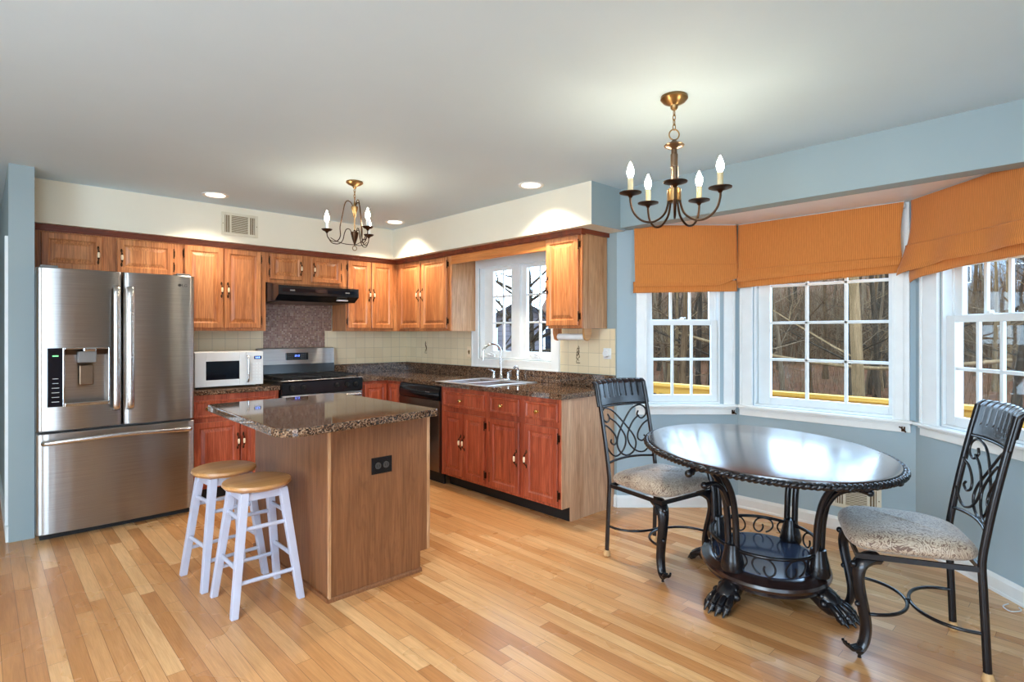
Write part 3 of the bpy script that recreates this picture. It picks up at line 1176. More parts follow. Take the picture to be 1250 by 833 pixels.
G = M['granite']
SX0, SX1, SY0, SY1 = 2.925, 3.375, 3.43, 4.04      # sink cut-out
ct = thing('granite_countertop', 'brown speckled granite countertop running round the corner and holding the sink', 'countertop', (0, 0, 0), 0)
m = MB()
m.box(2.640, 2.918, 4.927, YW, ZT0, ZT1)
m.box(2.918, XW, 4.04, YW, ZT0, ZT1)
m.box(2.918, SX0, SY0, SY1, ZT0, ZT1)
m.box(SX1, XW, SY0, SY1, ZT0, ZT1)
m.box(2.918, XW, 2.606, SY0, ZT0, ZT1)
m.build('counter_slab', G, ct)
MB().box(2.640, XW - 0.024, YW - 0.030, YW - 0.009, ZT1, 1.018).build('backsplash', G, ct, bevel=0.002)
MB().box(XW - 0.030, XW - 0.009, 2.606, YW - 0.009, ZT1, 1.018).build('backsplash', G, ct, bevel=0.002)
c = thing('granite_countertop', 'short granite countertop under the microwave', 'countertop', (0, 0, 0))
MB().box(1.175, 1.872, 4.925, YW - 0.009, ZL - 0.038, ZL).build('counter_slab', G, c, bevel=0.004)

# sink
s = thing('kitchen_sink', 'stainless steel double-bowl drop-in sink under the casement window', 'sink', (0, 0, 0))
RX0, RX1, RY0, RY1 = 2.895, 3.475, 3.385, 4.085
z = ZT1
m = MB()
bx0, bx1 = 2.945, 3.355
yb = (3.46, 3.72, 3.752, 4.012)
# rim
for a, b, c_, d in ((RX0, bx0, RY0, RY1), (bx1, RX1, RY0, RY1), (bx0, bx1, RY0, yb[0]), (bx0, bx1, yb[1], yb[2]), (bx0, bx1, yb[3], RY1)):
    m.box(a, b, c_, d, z + 0.0005, z + 0.006)
m.build('sink_rim', M['satin'], s, bevel=0.002)
for y0, y1 in ((yb[0], yb[1]), (yb[2], yb[3])):
    b = MB()
    dz = 0.17
    t = 0.012
    b.add([(bx0, y0, z), (bx1, y0, z), (bx1, y1, z), (bx0, y1, z), (bx0 + t, y0 + t, z - dz), (bx1 - t, y0 + t, z - dz), (bx1 - t, y1 - t, z - dz), (bx0 + t, y1 - t, z - dz)],
          [(0, 1, 5, 4), (1, 2, 6, 5), (2, 3, 7, 6), (3, 0, 4, 7), (4, 5, 6, 7)])
    o = b.build('sink_bowl', M['steel'], s)
    MB().lathe([(0.04, 0), (0.035, 0.003), (0.01, 0.001)], ((bx0 + bx1) / 2, (y0 + y1) / 2, z - dz + 0.001), 16).build('drain', M['chrome'], o)

# faucet set
f = thing('kitchen_faucet', 'chrome gooseneck faucet with two lever handles behind the sink', 'faucet', (3.425, 3.80, z + 0.006))
m = MB().box(-0.024, 0.024, -0.125, 0.125, 0.0, 0.012)
m.lathe([(0.026, 0.01), (0.020, 0.03), (0.014, 0.05), (0.0115, 0.08)], (0, 0, 0), 16)
m.build('base_plate', M['chrome'], f, bevel=0.004, smooth=40)
P = [(0, 0, 0.05), (0, 0, 0.20), (0, 0, 0.25)] + [(-0.075 + 0.075 * math.cos(a), 0.035 * (1 - math.cos(a)), 0.25 + 0.075 * math.sin(a)) for a in [PI * k / 10 for k in range(1, 11)]] + [(-0.152, 0.072, 0.19)]
MB().tube(spline(P, 3), 0.0105, 12).lathe([(0.013, 0.178), (0.0135, 0.196)], (-0.152, 0.072, 0), 14).build('spout', M['chrome'], f, smooth=50)
for q in (1, -1):
    h = MB().lathe([(0.020, 0.012), (0.017, 0.03), (0.013, 0.05), (0.014, 0.066), (0.006, 0.072)], (0, q * 0.098, 0), 14)
    h.tube(spline([(0, q * 0.098, 0.062), (-0.01, q * 0.12, 0.078), (-0.018, q * 0.155, 0.088)], 5), [0.008] * 6 + [0.006] * 5, 8)
    h.build('lever_handle', M['chrome'], f, smooth=50)
sp = thing('sink_sprayer', 'chrome side sprayer to the right of the faucet', 'sprayer', (3.432, 3.585, z + 0.006))
MB().lathe([(0.021, 0), (0.017, 0.012), (0.012, 0.02), (0.012, 0.05), (0.015, 0.08), (0.012, 0.095)], (0, 0, 0), 14).build('sprayer_body', M['chrome'], sp, smooth=50)
MB().tube(spline([(0, 0, 0.09), (-0.004, 0, 0.115), (-0.024, 0.005, 0.125), (-0.04, 0.01, 0.115)], 5), 0.011, 10).build('sprayer_head', M['chrome'], sp, smooth=50)

# paper towel holder hanging under the near wall cabinet
p = thing('paper_towel_holder', 'wooden paper towel holder with a white torn roll core under the near wall cabinet', 'paper towel holder', (0, 0, 0))
for y, n_ in ((3.02, 'a'), (2.715, 'b')):
    pr = [(3.285, 1.3835), (3.285, 1.345), (3.300, 1.298), (3.325, 1.288), (3.350, 1.298), (3.372, 1.345), (3.372, 1.3835)]
    MB().prism(pr, y - 0.009, y + 0.009, axis='y').build('bracket', M['oak_up'] if n_ == 'a' else M['seatwood'], p)
MB().tube([(3.325, 3.012, 1.318), (3.325, 2.723, 1.318)], 0.010, 10).build('dowel', M['seatwood'], p, smooth=50)
m = MB()
m.tube([(3.325, 3.00, 1.318), (3.325, 2.735, 1.318)], 0.026, 16)
m.build('paper_roll', M['white_pl'], p, smooth=50)


# ------------------------------------------------------------------ small things on the tiled wall
def outlet(name, label, loc, rz, mat, w=0.070, h=0.115, kind='switch', horiz=False, cat='outlet'):
    t = thing(name, label, cat, loc, rz)
    if horiz:
        w, h = h, w
    MB().box(-w / 2, w / 2, -0.007, 0, -h / 2, h / 2).build('cover_plate', mat, t, bevel=0.003)
    if kind == 'switch':
        MB().box(-0.010, 0.010, -0.010, -0.006, -0.020, 0.020).box(-0.005, 0.005, -0.018, -0.010, -0.002, 0.012).build('toggle', M['brass'], t)
    else:
        for q in (-1, 1):
            m = MB()
            cx_, cz_ = (q * 0.021, 0) if horiz else (0, q * 0.021)
            m.lathe([(0.0165, 0), (0.0165, 0.003)], (0, 0, 0), 18, 0, M=Matrix.Rotation(PI / 2, 3, 'X'))
            m.box(-0.007, -0.005, -0.0042, -0.003, -0.005, 0.005, 1).box(0.005, 0.007, -0.0042, -0.003, -0.005, 0.005, 1)
            m.lathe([(0.0025, 0.003), (0.0025, 0.0042)], (0, 0, -0.009), 8, 1, M=Matrix.Rotation(PI / 2, 3, 'X'))
            m.v = [(x + cx_, y - 0.007, z_ + cz_) for x, y, z_ in m.v]
            m.build('socket', [mat, M['blackmat']], t)
    return t


outlet('light_switch', 'cream switch plate on the tile left of the sink window', (XW - 0.009, 4.405, 1.157), -PI / 2, M['ceramic'], cat='switch')
t = outlet('wall_dimmer', 'small white knob plate at the right edge of the wall tile', (XW - 0.009, 2.685, 1.187), -PI / 2, M['white_pl'], 0.075, 0.085, 'none', cat='switch')
bpy.data.objects.remove([k for k in kids(t) if 'socket' in k.name][0])
for k in [k for k in kids(t) if 'socket' in k.name]:
    bpy.data.objects.remove(k)
MB().lathe([(0.030, 0), (0.028, 0.02), (0.024, 0.026), (0.001, 0.028)], (0, -0.007, 0), 20, 0, M=Matrix.Rotation(PI / 2, 3, 'X')).build('dial', M['white_pl'], t, smooth=40)


def motif(label, y, z_, seed, sc=1.0):
    rnd = random.Random(seed)
    m = MB()
    for k in range(5):
        a = rnd.uniform(0, 6)
        pts = [(0, 0.030 * math.sin(a + q * 1.4) * (1 - 0.12 * q) * 0.7, -0.055 + 0.022 * q + 0.012 * k) for q in range(5)]
        m.tube(spline([(-0.0015, p[1], p[2]) for p in pts], 4), 0.0016, 5)
    m.tube([(-0.0015, -0.020, -0.062), (-0.0015, 0.020, -0.062)], 0.003, 5)
    m.tube([(-0.0015, -0.014, 0.058), (-0.0015, 0.012, 0.055)], 0.002, 5)
    m.v = [(x, y_ * sc, z__ * sc) for x, y_, z__ in m.v]
    o = m.build('tile_motif', M['bronze'], None, loc=(XW - 0.0095, y, z_))
    return tag(o, label, 'tile decoration', 'brown drawings on the wall tile')


motif('brown line drawing on the tile near the corner left of the sink', 5.17, 1.185, 3, 0.9)
motif('brown line drawing on the tile under the paper towel holder', 2.985, 1.165, 8, 1.0)
# ------------------------------------------------------------------ island
isl = thing('kitchen_island', 'oak panelled kitchen island with a dark brown granite top and a black outlet', 'kitchen island', (0, 0, 0))
IX0, IX1, IY0, IY1 = 1.257, 1.842, 2.678, 3.72
m = MB()
m.prism([(IX0, 0.0), (1.797, 0.0), (1.797, 0.112), (IX1, 0.112), (IX1, 0.879), (IX0, 0.879)], IY0, IY1, axis='y')
m.build('island_body', M['island'], isl)
MB().box(IX1, IX1 + 0.020, IY0 - 0.002, IY1, 0.112, 0.879).build('face_frame', M['oak_side'], isl, bevel=0.002)
MB().box(IX0 - 0.004, IX0 + 0.008, IY0 - 0.006, IY0 + 0.01, 0.0, 0.879).build('corner_strip', M['oak_side'], isl)
q = MB()
q.prism([(-0.012, 0), (0, 0), (0, 0.020), (-0.004, 0.020), (-0.010, 0.012)], IX0 - 0.01, 1.802, axis='x')
q.v = [(x, y + IY0, z) for x, y, z in q.v]
q.build('shoe_molding', M['island'], isl)
q = MB().box(IX0 - 0.012, IX0, IY0, IY1, 0, 0.02)
q.build('shoe_molding', M['island'], isl)


def round_poly(P, rad, n=8):
    """P ccw corners, rad list"""
    out = []
    k = len(P)
    for i in range(k):
        p = Vector(P[i])
        a = (Vector(P[i - 1]) - p).normalized()
        b = (Vector(P[(i + 1) % k]) - p).normalized()
        r_ = rad[i]
        ang = a.angle(b)
        d = r_ / math.tan(ang / 2)
        c = p + (a + b).normalized() * (r_ / math.sin(ang / 2))
        s0 = p + a * d - c
        s1 = p + b * d - c
        t0 = math.atan2(s0.y, s0.x)
        t1 = math.atan2(s1.y, s1.x)
        while t1 < t0:
            t1 += 2 * PI
        for j in range(n + 1):
            t = t0 + (t1 - t0) * j / n
            out.append((c.x + r_ * math.cos(t), c.y + r_ * math.sin(t)))
    return out


MB().prism(round_poly([(0.945, 2.475), (1.868, 2.600), (1.862, 3.785), (0.980, 3.725)], [0.11, 0.02, 0.03, 0.04]), 0.880, 0.920).build('granite_top', G, isl, bevel=0.006, seg=3)
t = empty('outlet')
t.parent = isl
bpy.data.objects.remove(t)
m = MB().box(1.490, 1.612, IY0 - 0.006, IY0, 0.597, 0.685)
pl = m.build('outlet_plate', M['black'], isl, bevel=0.002)
for q in (-1, 1):
    s = MB()
    cx_ = 1.551 + q * 0.024
    s.lathe([(0.0175, 0), (0.0175, 0.004)], (0, 0, 0), 16, 0, M=Matrix.Rotation(PI / 2, 3, 'X'))
    s.box(-0.008, -0.005, -0.0052, -0.004, -0.006, 0.006, 1).box(0.005, 0.008, -0.0052, -0.004, -0.006, 0.006, 1)
    s.v = [(x + cx_, y + IY0 - 0.006, z_ + 0.641) for x, y, z_ in s.v]
    s.build('socket', [M['socket'], M['blackmat']], pl)

# ------------------------------------------------------------------ refrigerator
fr = thing('refrigerator', 'stainless steel french-door refrigerator with a water dispenser and bottom freezer', 'refrigerator', (0.262, 4.72, 0))
FW = 0.898
MB().box(0.006, FW - 0.006, 0.085, 0.80, 0.03, 1.745).build('body', M['grey_pl'], fr)
MB().box(0.02, FW - 0.02, 0.06, 0.5, 0.0, 0.05).build('base_grille', M['blackmat'], fr)


def bulge(x, x0, x1):
    u = (x - x0) / (x1 - x0)
    e = min(u, 1 - u)
    return 0.017 * 4 * u * (1 - u) + (0.0 if e > 0.03 else -0.012 * (1 - e / 0.03) ** 2)


def fridge_door(name, x0, x1, z0, z1, hole=None):
    xs = [x0 + (x1 - x0) * i / 28 for i in range(29)]
    xs += [x0 + 0.004, x1 - 0.004]
    zs = [z0, z0 + 0.004, z1 - 0.004, z1]
    if hole:
        xs += [hole[0], hole[1]]
        zs += [hole[2], hole[3]]
    xs, zs = sorted(set(xs)), sorted(set(zs))
    m = MB()
    n = len(xs)

    def y(x, z):
        k = 0.004 if (z in (zs[0], zs[-1])) else 0
        return -bulge(x, x0, x1) + k
    vs = [(x, y(x, z), z) for z in zs for x in xs]
    fs = []
    for j in range(len(zs) - 1):
        for i in range(n - 1):
            xm, zm = (xs[i] + xs[i + 1]) / 2, (zs[j] + zs[j + 1]) / 2
            if hole and hole[0] < xm < hole[1] and hole[2] < zm < hole[3]:
                continue
            fs.append((j * n + i, j * n + i + 1, (j + 1) * n + i + 1, (j + 1) * n + i))
    m.add(vs, fs)
    # sides, top, bottom and back
    yb_ = 0.072
    for x in (x0, x1):
        m.add([(x, y(x, z0), z0), (x, y(x, z1), z1), (x, yb_, z1), (x, yb_, z0)], [(0, 1, 2, 3)])
    for z in (z0, z1):
        top = [(x, y(x, z), z) for x in xs] + [(x1, yb_, z), (x0, yb_, z)]
        m.add(top, [tuple(range(len(top)))])
    m.add([(x0, yb_, z0), (x1, yb_, z0), (x1, yb_, z1), (x0, yb_, z1)], [(0, 3, 2, 1)])
    return m.build(name, M['steel'], fr, smooth=30)


ld = fridge_door('door', 0.0, 0.449, 0.712, 1.772, (0.136, 0.376, 0.872, 1.246))
rd = fridge_door('door', 0.457, FW, 0.712, 1.772)
fd = fridge_door('freezer_drawer', 0.0, FW, 0.045, 0.696)
# dispenser in the left door
yo = -0.0180
m = MB()
r0, r1, z0, z1, dp = 0.136, 0.376, 0.872, 1.246, 0.085
m.add([(r0, yo, z0), (r1, yo, z0), (r1, yo, z1), (r0, yo, z1), (r0 + 0.012, dp, z0 + 0.01), (r1 - 0.012, dp, z0 + 0.01), (r1 - 0.012, dp, z1 - 0.05), (r0 + 0.012, dp, z1 - 0.05)],
      [(0, 1, 5, 4), (1, 2, 6, 5), (2, 3, 7, 6), (3, 0, 4, 7), (4, 5, 6, 7)])
disp = m.build('dispenser_recess', M['pewter'], ld)
m = MB()
framed(m, r0 - 0.006, r1 + 0.006, z0 - 0.006, z1 + 0.006, r0 + 0.004, r1 - 0.004, z0 + 0.004, z1 - 0.004, yo - 0.004, yo + 0.008)
m.build('dispenser_bezel', M['chrome'], ld, bevel=0.002)
MB().box(r0 + 0.004, r1 - 0.004, yo - 0.010, yo + 0.05, z0 + 0.002, z0 + 0.018).build('drip_tray', M['chrome'], ld, bevel=0.003)
MB().box(0.208, 0.308, yo - 0.004, 0.05, 1.150, 1.226).build('water_spout', M['grey_pl'], ld, bevel=0.006)
MB().box(0.236, 0.306, yo - 0.008, 0.02, 1.226, 1.250).build('spout_cap', M['chrome'], ld, bevel=0.006)
MB().box(0.218, 0.296, 0.012, 0.024, 1.000, 1.135).build('dispenser_paddle', M['pewter'], ld, bevel=0.006)
cpn = MB().box(0.052, 0.130, yo - 0.001, yo + 0.01, 0.868, 1.250).build('control_panel', M['glassblack'], ld, bevel=0.003)
MB().box(0.078, 0.108, yo - 0.0022, yo - 0.0008, 1.195, 1.203).build('panel_display', M['ledg'], ld)
m = MB()
for i, z in enumerate((1.050, 1.020, 0.990, 0.960, 0.930, 0.900)):
    m.box(0.074 + 0.004 * (i < 2), 0.112 - 0.004 * (i < 2), yo - 0.0022, yo - 0.0008, z, z + 0.003)
m.build('panel_marks', M['white_pl'], ld)


def bar_handle(parent, pts, w, t, side):
    m = MB().tube(spline(pts, 6), 1.0, 10, flat=(w, t), side=side)
    return m.build('handle', M['chrome2'], parent, smooth=50)


M['chrome2'] = metal('satin_steel_handle', (206, 204, 202), 0.26)
for par, x in ((ld, 0.414), (rd, 0.494)):
    bar_handle(par, [(x, -0.006, 1.665), (x, -0.052, 1.648), (x, -0.060, 1.50), (x, -0.064, 1.24), (x, -0.060, 0.98), (x, -0.052, 0.842), (x, -0.006, 0.822)], 0.042, 0.018, (1, 0, 0))
bar_handle(fd, [(0.030, -0.004, 0.640), (0.045, -0.050, 0.640), (0.20, -0.068, 0.648), (0.449, -0.078, 0.655), (0.70, -0.068, 0.648), (0.853, -0.050, 0.640), (0.868, -0.004, 0.640)], 0.030, 0.016, (0, 0, 1))
for x0, x1 in ((0.02, 0.11), (FW - 0.11, FW - 0.02)):
    MB().box(x0, x1, 0.02, 0.16, 1.7725, 1.79).build('hinge_cover', M['grey_pl'], fr, bevel=0.004)
# maker's mark on the right door
tx = bpy.data.curves.new('brand_mark', 'FONT')
tx.body = 'LG'
tx.size, tx.extrude = 0.030, 0.0006
to = bpy.data.objects.new('brand_mark', tx)
COL.objects.link(to)
bpy.context.view_layer.update()
me = bpy.data.meshes.new_from_object(to)
bpy.data.objects.remove(to)
me.materials.clear()
me.materials.append(M['grey_pl'])
to = bpy.data.objects.new('brand_mark', me)
COL.objects.link(to)
to.parent = rd
to.rotation_euler = (PI / 2, 0, 0)
to.location = (0.812, -0.0128, 1.690)
MB().lathe([(0.011, 0), (0.011, 0.0012), (0.009, 0.0012), (0.009, 0)], (0, 0, 0), 20, 0, M=Matrix.Rotation(PI / 2, 3, 'X')).build('brand_ring', M['grey_pl'], rd, loc=(0.798, -0.0140, 1.700))

# ------------------------------------------------------------------ range
st = thing('gas_range', 'stainless and black gas range with a blue clock display on its back panel', 'stove', (1.8775, 4.90, 0))
SW = 0.758
MB().box(0.0, SW, 0.030, 0.655, 0.05, 0.905).build('body', M['black'], st)
MB().box(0.01, SW - 0.01, 0.05, 0.60, 0.0, 0.05).build('base', M['blackmat'], st)
MB().box(0.004, SW - 0.004, 0.0, 0.029, 0.62, 0.800).build('door_top_rail', M['steel'], st, bevel=0.003)
MB().box(0.004, SW - 0.004, 0.002, 0.029, 0.215, 0.62).build('oven_door', M['glassblack'], st, bevel=0.003)
MB().box(0.004, SW - 0.004, 0.002, 0.029, 0.055, 0.205).build('storage_drawer', M['steel'], st, bevel=0.003)
m = MB().tube([(0.04, -0.045, 0.775), (SW - 0.04, -0.045, 0.775)], 0.013, 12)
for x in (0.06, SW - 0.06):
    m.tube([(x, 0.0, 0.765), (x, -0.045, 0.775)], 0.009, 8)
m.build('oven_handle', M['chrome2'], st, smooth=50)
m = MB().prism([(0.000, 0.812), (0.034, 0.812), (0.034, 0.925), (0.020, 0.925), (0.0, 0.915)], 0.0, SW, axis='x')
m.build('control_fascia', M['black'], st)
for x in (0.085, 0.185, 0.285, 0.50, 0.60, 0.685):
    if x == 0.285:
        continue
    k = MB().lathe([(0.021, 0), (0.020, 0.012), (0.016, 0.026), (0.001, 0.027)], (x, 0.0, 0.868), 16, 0, M=Matrix.Rotation(PI / 2, 3, 'X'))
    k.box(x - 0.004, x + 0.004, -0.034, -0.020, 0.850, 0.886)
    k.build('burner_knob', M['blackmat'], st, smooth=40)
MB().box(0.0, SW, 0.030, 0.58, 0.905, 0.928).build('cooktop', M['black'], st, bevel=0.004)
MB().box(-0.004, SW + 0.004, -0.010, 0.032, 0.926, 0.934).build('cooktop_lip', M['chrome2'], st, bevel=0.003)
for bx_, by_ in ((0.19, 0.17), (0.57, 0.17), (0.19, 0.43), (0.57, 0.43)):
    b = MB().lathe([(0.045, 0.928), (0.045, 0.936), (0.030, 0.938), (0.030, 0.946), (0.001, 0.947)], (bx_, by_, 0), 18)
    b.build('burner', M['blackmat'], st, smooth=40)
for gx in (0.03, 0.39):
    g = MB()
    x0, x1 = gx, gx + 0.338
    for x in (x0, (x0 + x1) / 2, x1):
        g.box(x - 0.006, x + 0.006, 0.05, 0.55, 0.948, 0.960)
    for y in (0.05, 0.17, 0.30, 0.43, 0.55):
        g.box(x0, x1, y - 0.006, y + 0.006, 0.948, 0.960)
    for x in (x0, x1):
        for y in (0.05, 0.30, 0.55):
            g.box(x - 0.006, x + 0.006, y - 0.006, y + 0.006, 0.928, 0.950)
    g.build('grate', M['blackmat'], st)
# back guard
m = MB().prism([(0.588, 0.928), (0.655, 0.928), (0.655, 1.045), (0.598, 1.045)], 0.0, SW, axis='x')
m.build('back_guard', M['black'], st)
m = MB().prism([(0.588, 1.045), (0.660, 1.045), (0.660, 1.197), (0.612, 1.203), (0.600, 1.196)], 0.004, SW - 0.004, axis='x')
bp = m.build('back_panel', M['steel'], st)
MB().box(0.26, 0.48, 0.583, 0.60, 1.085, 1.155).build('clock_window', M['glassblack'], st, bevel=0.003)
d = MB()
for i in range(4):
    x = 0.345 + 0.012 * i + (0.004 if i > 1 else 0)
    for (a, b, c_, e) in ((0, 0.007, 0, 0.0018), (0, 0.007, 0.0085, 0.010), (0.0055, 0.007, 0, 0.018), (0, 0.007, 0.016, 0.018))[: (4 if i % 2 else 3)]:
        d.box(x + a, x + b, 0.5815, 0.5828, 1.118 + c_, 1.118 + e)
d.build('clock_digits', M['led'], st)
m = MB()
for i in range(3):
    for j in range(3):
        m.box(0.410 + 0.018 * i, 0.418 + 0.018 * i, 0.5815, 0.5828, 1.098 + 0.018 * j, 1.102 + 0.018 * j)
        m.box(0.278 + 0.018 * i, 0.286 + 0.018 * i, 0.5815, 0.5828, 1.098 + 0.018 * j, 1.102 + 0.018 * j)
m.build('touch_marks', M['grey_pl'], st)

# range hood
h = thing('range_hood', 'black under-cabinet range hood over the gas range', 'range hood', (1.878, 4.985, 0))
HW = 0.762
m = MB().prism([(0.0, 1.690), (0.085, 1.640), (0.58, 1.630), (0.58, 1.811), (0.27, 1.811), (0.0, 1.770)], 0.0, HW, axis='x')
m.build('hood_body', M['black'], h)
MB().box(0.03, HW - 0.03, -0.006, 0.0, 1.715, 1.745).build('front_trim', M['glassblack'], h)
m = MB()
m.add([(0.05, 0.10, 1.6385), (HW - 0.05, 0.10, 1.6385), (HW - 0.05, 0.50, 1.6305), (0.05, 0.50, 1.6305)], [(3, 2, 1, 0)])
m.v = [(x, y, z - 0.002) for x, y, z in m.v]
m.build('grease_filter', M['pewter'], h)
for x in (0.10, HW - 0.14):
    MB().box(x, x + 0.04, -0.010, -0.006, 1.722, 1.734).build('hood_switch', M['grey_pl'], h)
MB().box(HW - 0.20, HW - 0.10, 0.02, 0.07, 1.652, 1.664).build('hood_lens', M['white_pl'], h)

# ------------------------------------------------------------------ microwave
mw = thing('microwave_oven', 'white microwave oven with a dark window on the counter beside the refrigerator', 'microwave', (1.245, 5.055, ZL))
MW, MH = 0.530, 0.298
MB().box(0, MW, 0.018, 0.36, 0.012, MH).build('case', M['white_pl'], mw, bevel=0.006)
m = MB()
framed(m, 0.0, 0.388, 0.014, MH - 0.002, 0.082, 0.338, 0.068, 0.222, 0.0, 0.018)
md = m.build('door', M['white_pl'], mw, bevel=0.003)
MB().box(0.080, 0.340, 0.006, 0.012, 0.066, 0.224).build('door_window', M['glassblack'], md)
MB().tube(spline([(0.402, 0.0, 0.040), (0.402, -0.022, 0.058), (0.402, -0.028, 0.15), (0.402, -0.022, 0.24), (0.402, 0.0, 0.262)], 5), 0.008, 10).build('handle', M['chrome2'], md, smooth=50)
cp = MB().box(0.390, MW, 0.002, 0.018, 0.014, MH - 0.002).build('control_panel', M['white_pl'], mw, bevel=0.003)
MB().box(0.455, 0.515, -0.0005, 0.003, 0.232, 0.258).build('display', M['glassblack'], mw)
m = MB()
for i in range(3):
    m.box(0.466 + 0.014 * i, 0.474 + 0.014 * i, -0.0018, -0.0006, 0.239, 0.251)
m.build('display_digits', M['led'], mw)
m = MB()
for i in range(3):
    for j in range(6):
        m.box(0.440 + 0.026 * i, 0.458 + 0.026 * i, 0.0, 0.003, 0.050 + 0.027 * j, 0.066 + 0.027 * j)
m.build('keypad', M['trim'], mw, bevel=0.001)
for x in (0.03, MW - 0.03):
    for y in (0.05, 0.32):
        MB().lathe([(0.012, 0), (0.012, 0.0125)], (x, y, 0.0), 12).build('foot', M['blackmat'], mw)

# ------------------------------------------------------------------ ceiling register, floor register
def register(name, label, loc, rz, w, h, sec):
    t = thing(name, label, 'vent', loc, rz)
    m = MB()
    framed(m, 0, w, 0, h, 0.028, w - 0.028, 0.024, h - 0.024, -0.008, -0.0005)
    for x in sec:
        m.box(x - 0.006, x + 0.006, -0.008, -0.001, 0.02, h - 0.02)
    m.build('vent_frame', M['vent'], t, bevel=0.002)
    MB().box(0.026, w - 0.026, -0.003, -0.0008, 0.022, h - 0.022).build('vent_cavity', M['ventdark'], t)
    s = MB()
    n = int((h - 0.05) / 0.0105)
    for i in range(n):
        z = 0.026 + (h - 0.052) * (i + 0.5) / n
        s.box(sec[0], sec[1], -0.0065, -0.0032, z - 0.0022, z + 0.0022)
    for a, b in ((0.028, sec[0]), (sec[1], w - 0.028)):
        k = max(int((b - a) / 0.014), 1)
        for i in range(k):
            x = a + (b - a) * (i + 0.5) / k
            s.box(x - 0.0025, x + 0.0025, -0.0065, -0.0032, 0.024, h - 0.024)
    s.build('vent_louvers', M['vent'], t)
    for z in (h / 2,):
        for x in (0.013, w - 0.013):
            MB().lathe([(0.004, 0), (0.004, 0.0015)], (x, -0.008, z), 8, 0, M=Matrix.Rotation(PI / 2, 3, 'X')).build('screw', M['pewter'], t)
    return t


register('air_vent', 'cream metal air vent high on the wall above the microwave cabinet', (1.480, 5.20, 2.190), 0, 0.300, 0.195, (0.075, 0.222))
register('air_vent', 'cream metal air vent low on the bay wall behind the table', (4.23, 1.290, 0.160), -PI / 2, 0.302, 0.175, (0.085, 0.225))
# ------------------------------------------------------------------ bar stools
def make_stool(label):
    t = thing('bar_stool', label, 'stool', (0, 0, 0), 0, 'wooden bar stools')
    H = 0.605
    MB().lathe([(0.120, H - 0.036), (0.150, H - 0.033), (0.163, H - 0.018), (0.160, H - 0.006), (0.145, H), (0.02, H - 0.004), (0.0005, H - 0.004)], (0, 0, 0), 40).build('seat', M['seatwood'], t, smooth=50)
    top, bot = 0.092, 0.158
    zt = H - 0.037

    def at(sx, sy, z):
        k = bot + (top - bot) * z / zt
        return Vector((sx * k, sy * k, z))
    m = MB()
    for a, b in (((-1, -1), (1, -1)), ((1, -1), (1, 1)), ((1, 1), (-1, 1)), ((-1, 1), (-1, -1))):
        p, q = at(*a, zt - 0.022), at(*b, zt - 0.022)
        m.tube([p, q], 1.0, 4, flat=(0.040, 0.018), side=(0, 0, 1))
    m.build('apron', M['white_wood'], t)
    for sx in (-1, 1):
        for sy in (-1, 1):
            p, q = at(sx, sy, 0.0), at(sx, sy, zt)
            h = 0.0185
            vs = []
            for c, hh in ((p, 0.0165), (q, 0.0195)):
                vs += [(c.x - hh, c.y - hh, c.z), (c.x + hh, c.y - hh, c.z), (c.x + hh, c.y + hh, c.z), (c.x - hh, c.y + hh, c.z)]
            MB().add(vs, [(3, 2, 1, 0), (4, 5, 6, 7), (0, 1, 5, 4), (1, 2, 6, 5), (2, 3, 7, 6), (3, 0, 4, 7)]).build('leg', M['white_wood'], t, bevel=0.003)
    for (a, b), z_ in (((((-1, -1), (1, -1))), (0.150, 0.395)), ((((-1, 1), (1, 1))), (0.150, 0.395)), ((((-1, -1), (-1, 1))), (0.215, 0.440)), ((((1, -1), (1, 1))), (0.215, 0.440))):
        for z in z_:
            MB().tube([at(*a, z), at(*b, z)], 0.0105, 10).build('rung', M['white_wood'], t, smooth=50)
    return t


s1 = make_stool('white-legged wooden stool nearest the camera, overlapping the other stool')
s1.location = (1.020, 2.990, 0)
s2 = copy_tree(s1)
s2.location = (0.985, 3.400, 0)
s2.rotation_euler.z = R(4)
s2['label'] = 'white-legged wooden stool half hidden behind the nearer stool, towards the refrigerator'


# ------------------------------------------------------------------ dining table
TX, TY, TR = 2.935, 1.240, R(52)
tb = thing('dining_table', 'oval dark lacquered dining table on a scrolled iron pedestal with claw feet', 'dining table', (TX, TY, 0), TR)
TA, TB_, TZ = 0.742, 0.558, 0.760
prof = []
MB().lathe([(0.0005, TZ - 0.022), (0.955, TZ - 0.022), (0.975, TZ - 0.012), (0.972, TZ - 0.003), (0.955, TZ), (0.0005, TZ)], (0, 0, 0), 96, 0, TA, TB_).build('tabletop', M['tabletop'], tb, smooth=30)
# rope edge: three twisted strands running round the rim
rope = MB()
N = 620
tw = 74
for k in range(2):
    pts = []
    for i in range(N):
        a = 2 * PI * i / N
        b = tw * a + PI * k
        rr = 0.0065
        ca, sa = math.cos(a), math.sin(a)
        nx, ny = ca / TA, sa / TB_
        l = math.hypot(nx, ny)
        nx, ny = nx / l, ny / l
        ox = 0.005 + rr * math.cos(b)
        pts.append((TA * 0.985 * ca + nx * ox, TB_ * 0.985 * sa + ny * ox, TZ - 0.020 + rr * math.sin(b)))
    rope.tube(pts, 0.0095, 6, closed=True)
rope.build('rope_rim', M['dark_iron'], tb, smooth=60)
MB().lathe([(0.90, TZ - 0.040), (0.93, TZ - 0.036), (0.955, TZ - 0.0225), (0.86, TZ - 0.0225)], (0, 0, 0), 72, 0, TA, TB_).build('table_apron', M['dark_iron'], tb, smooth=40)
PM = Matrix.Translation((0.055 * math.cos(TR), -0.055 * math.sin(TR), 0)) @ Matrix.Rotation(R(-16), 4, 'Z')
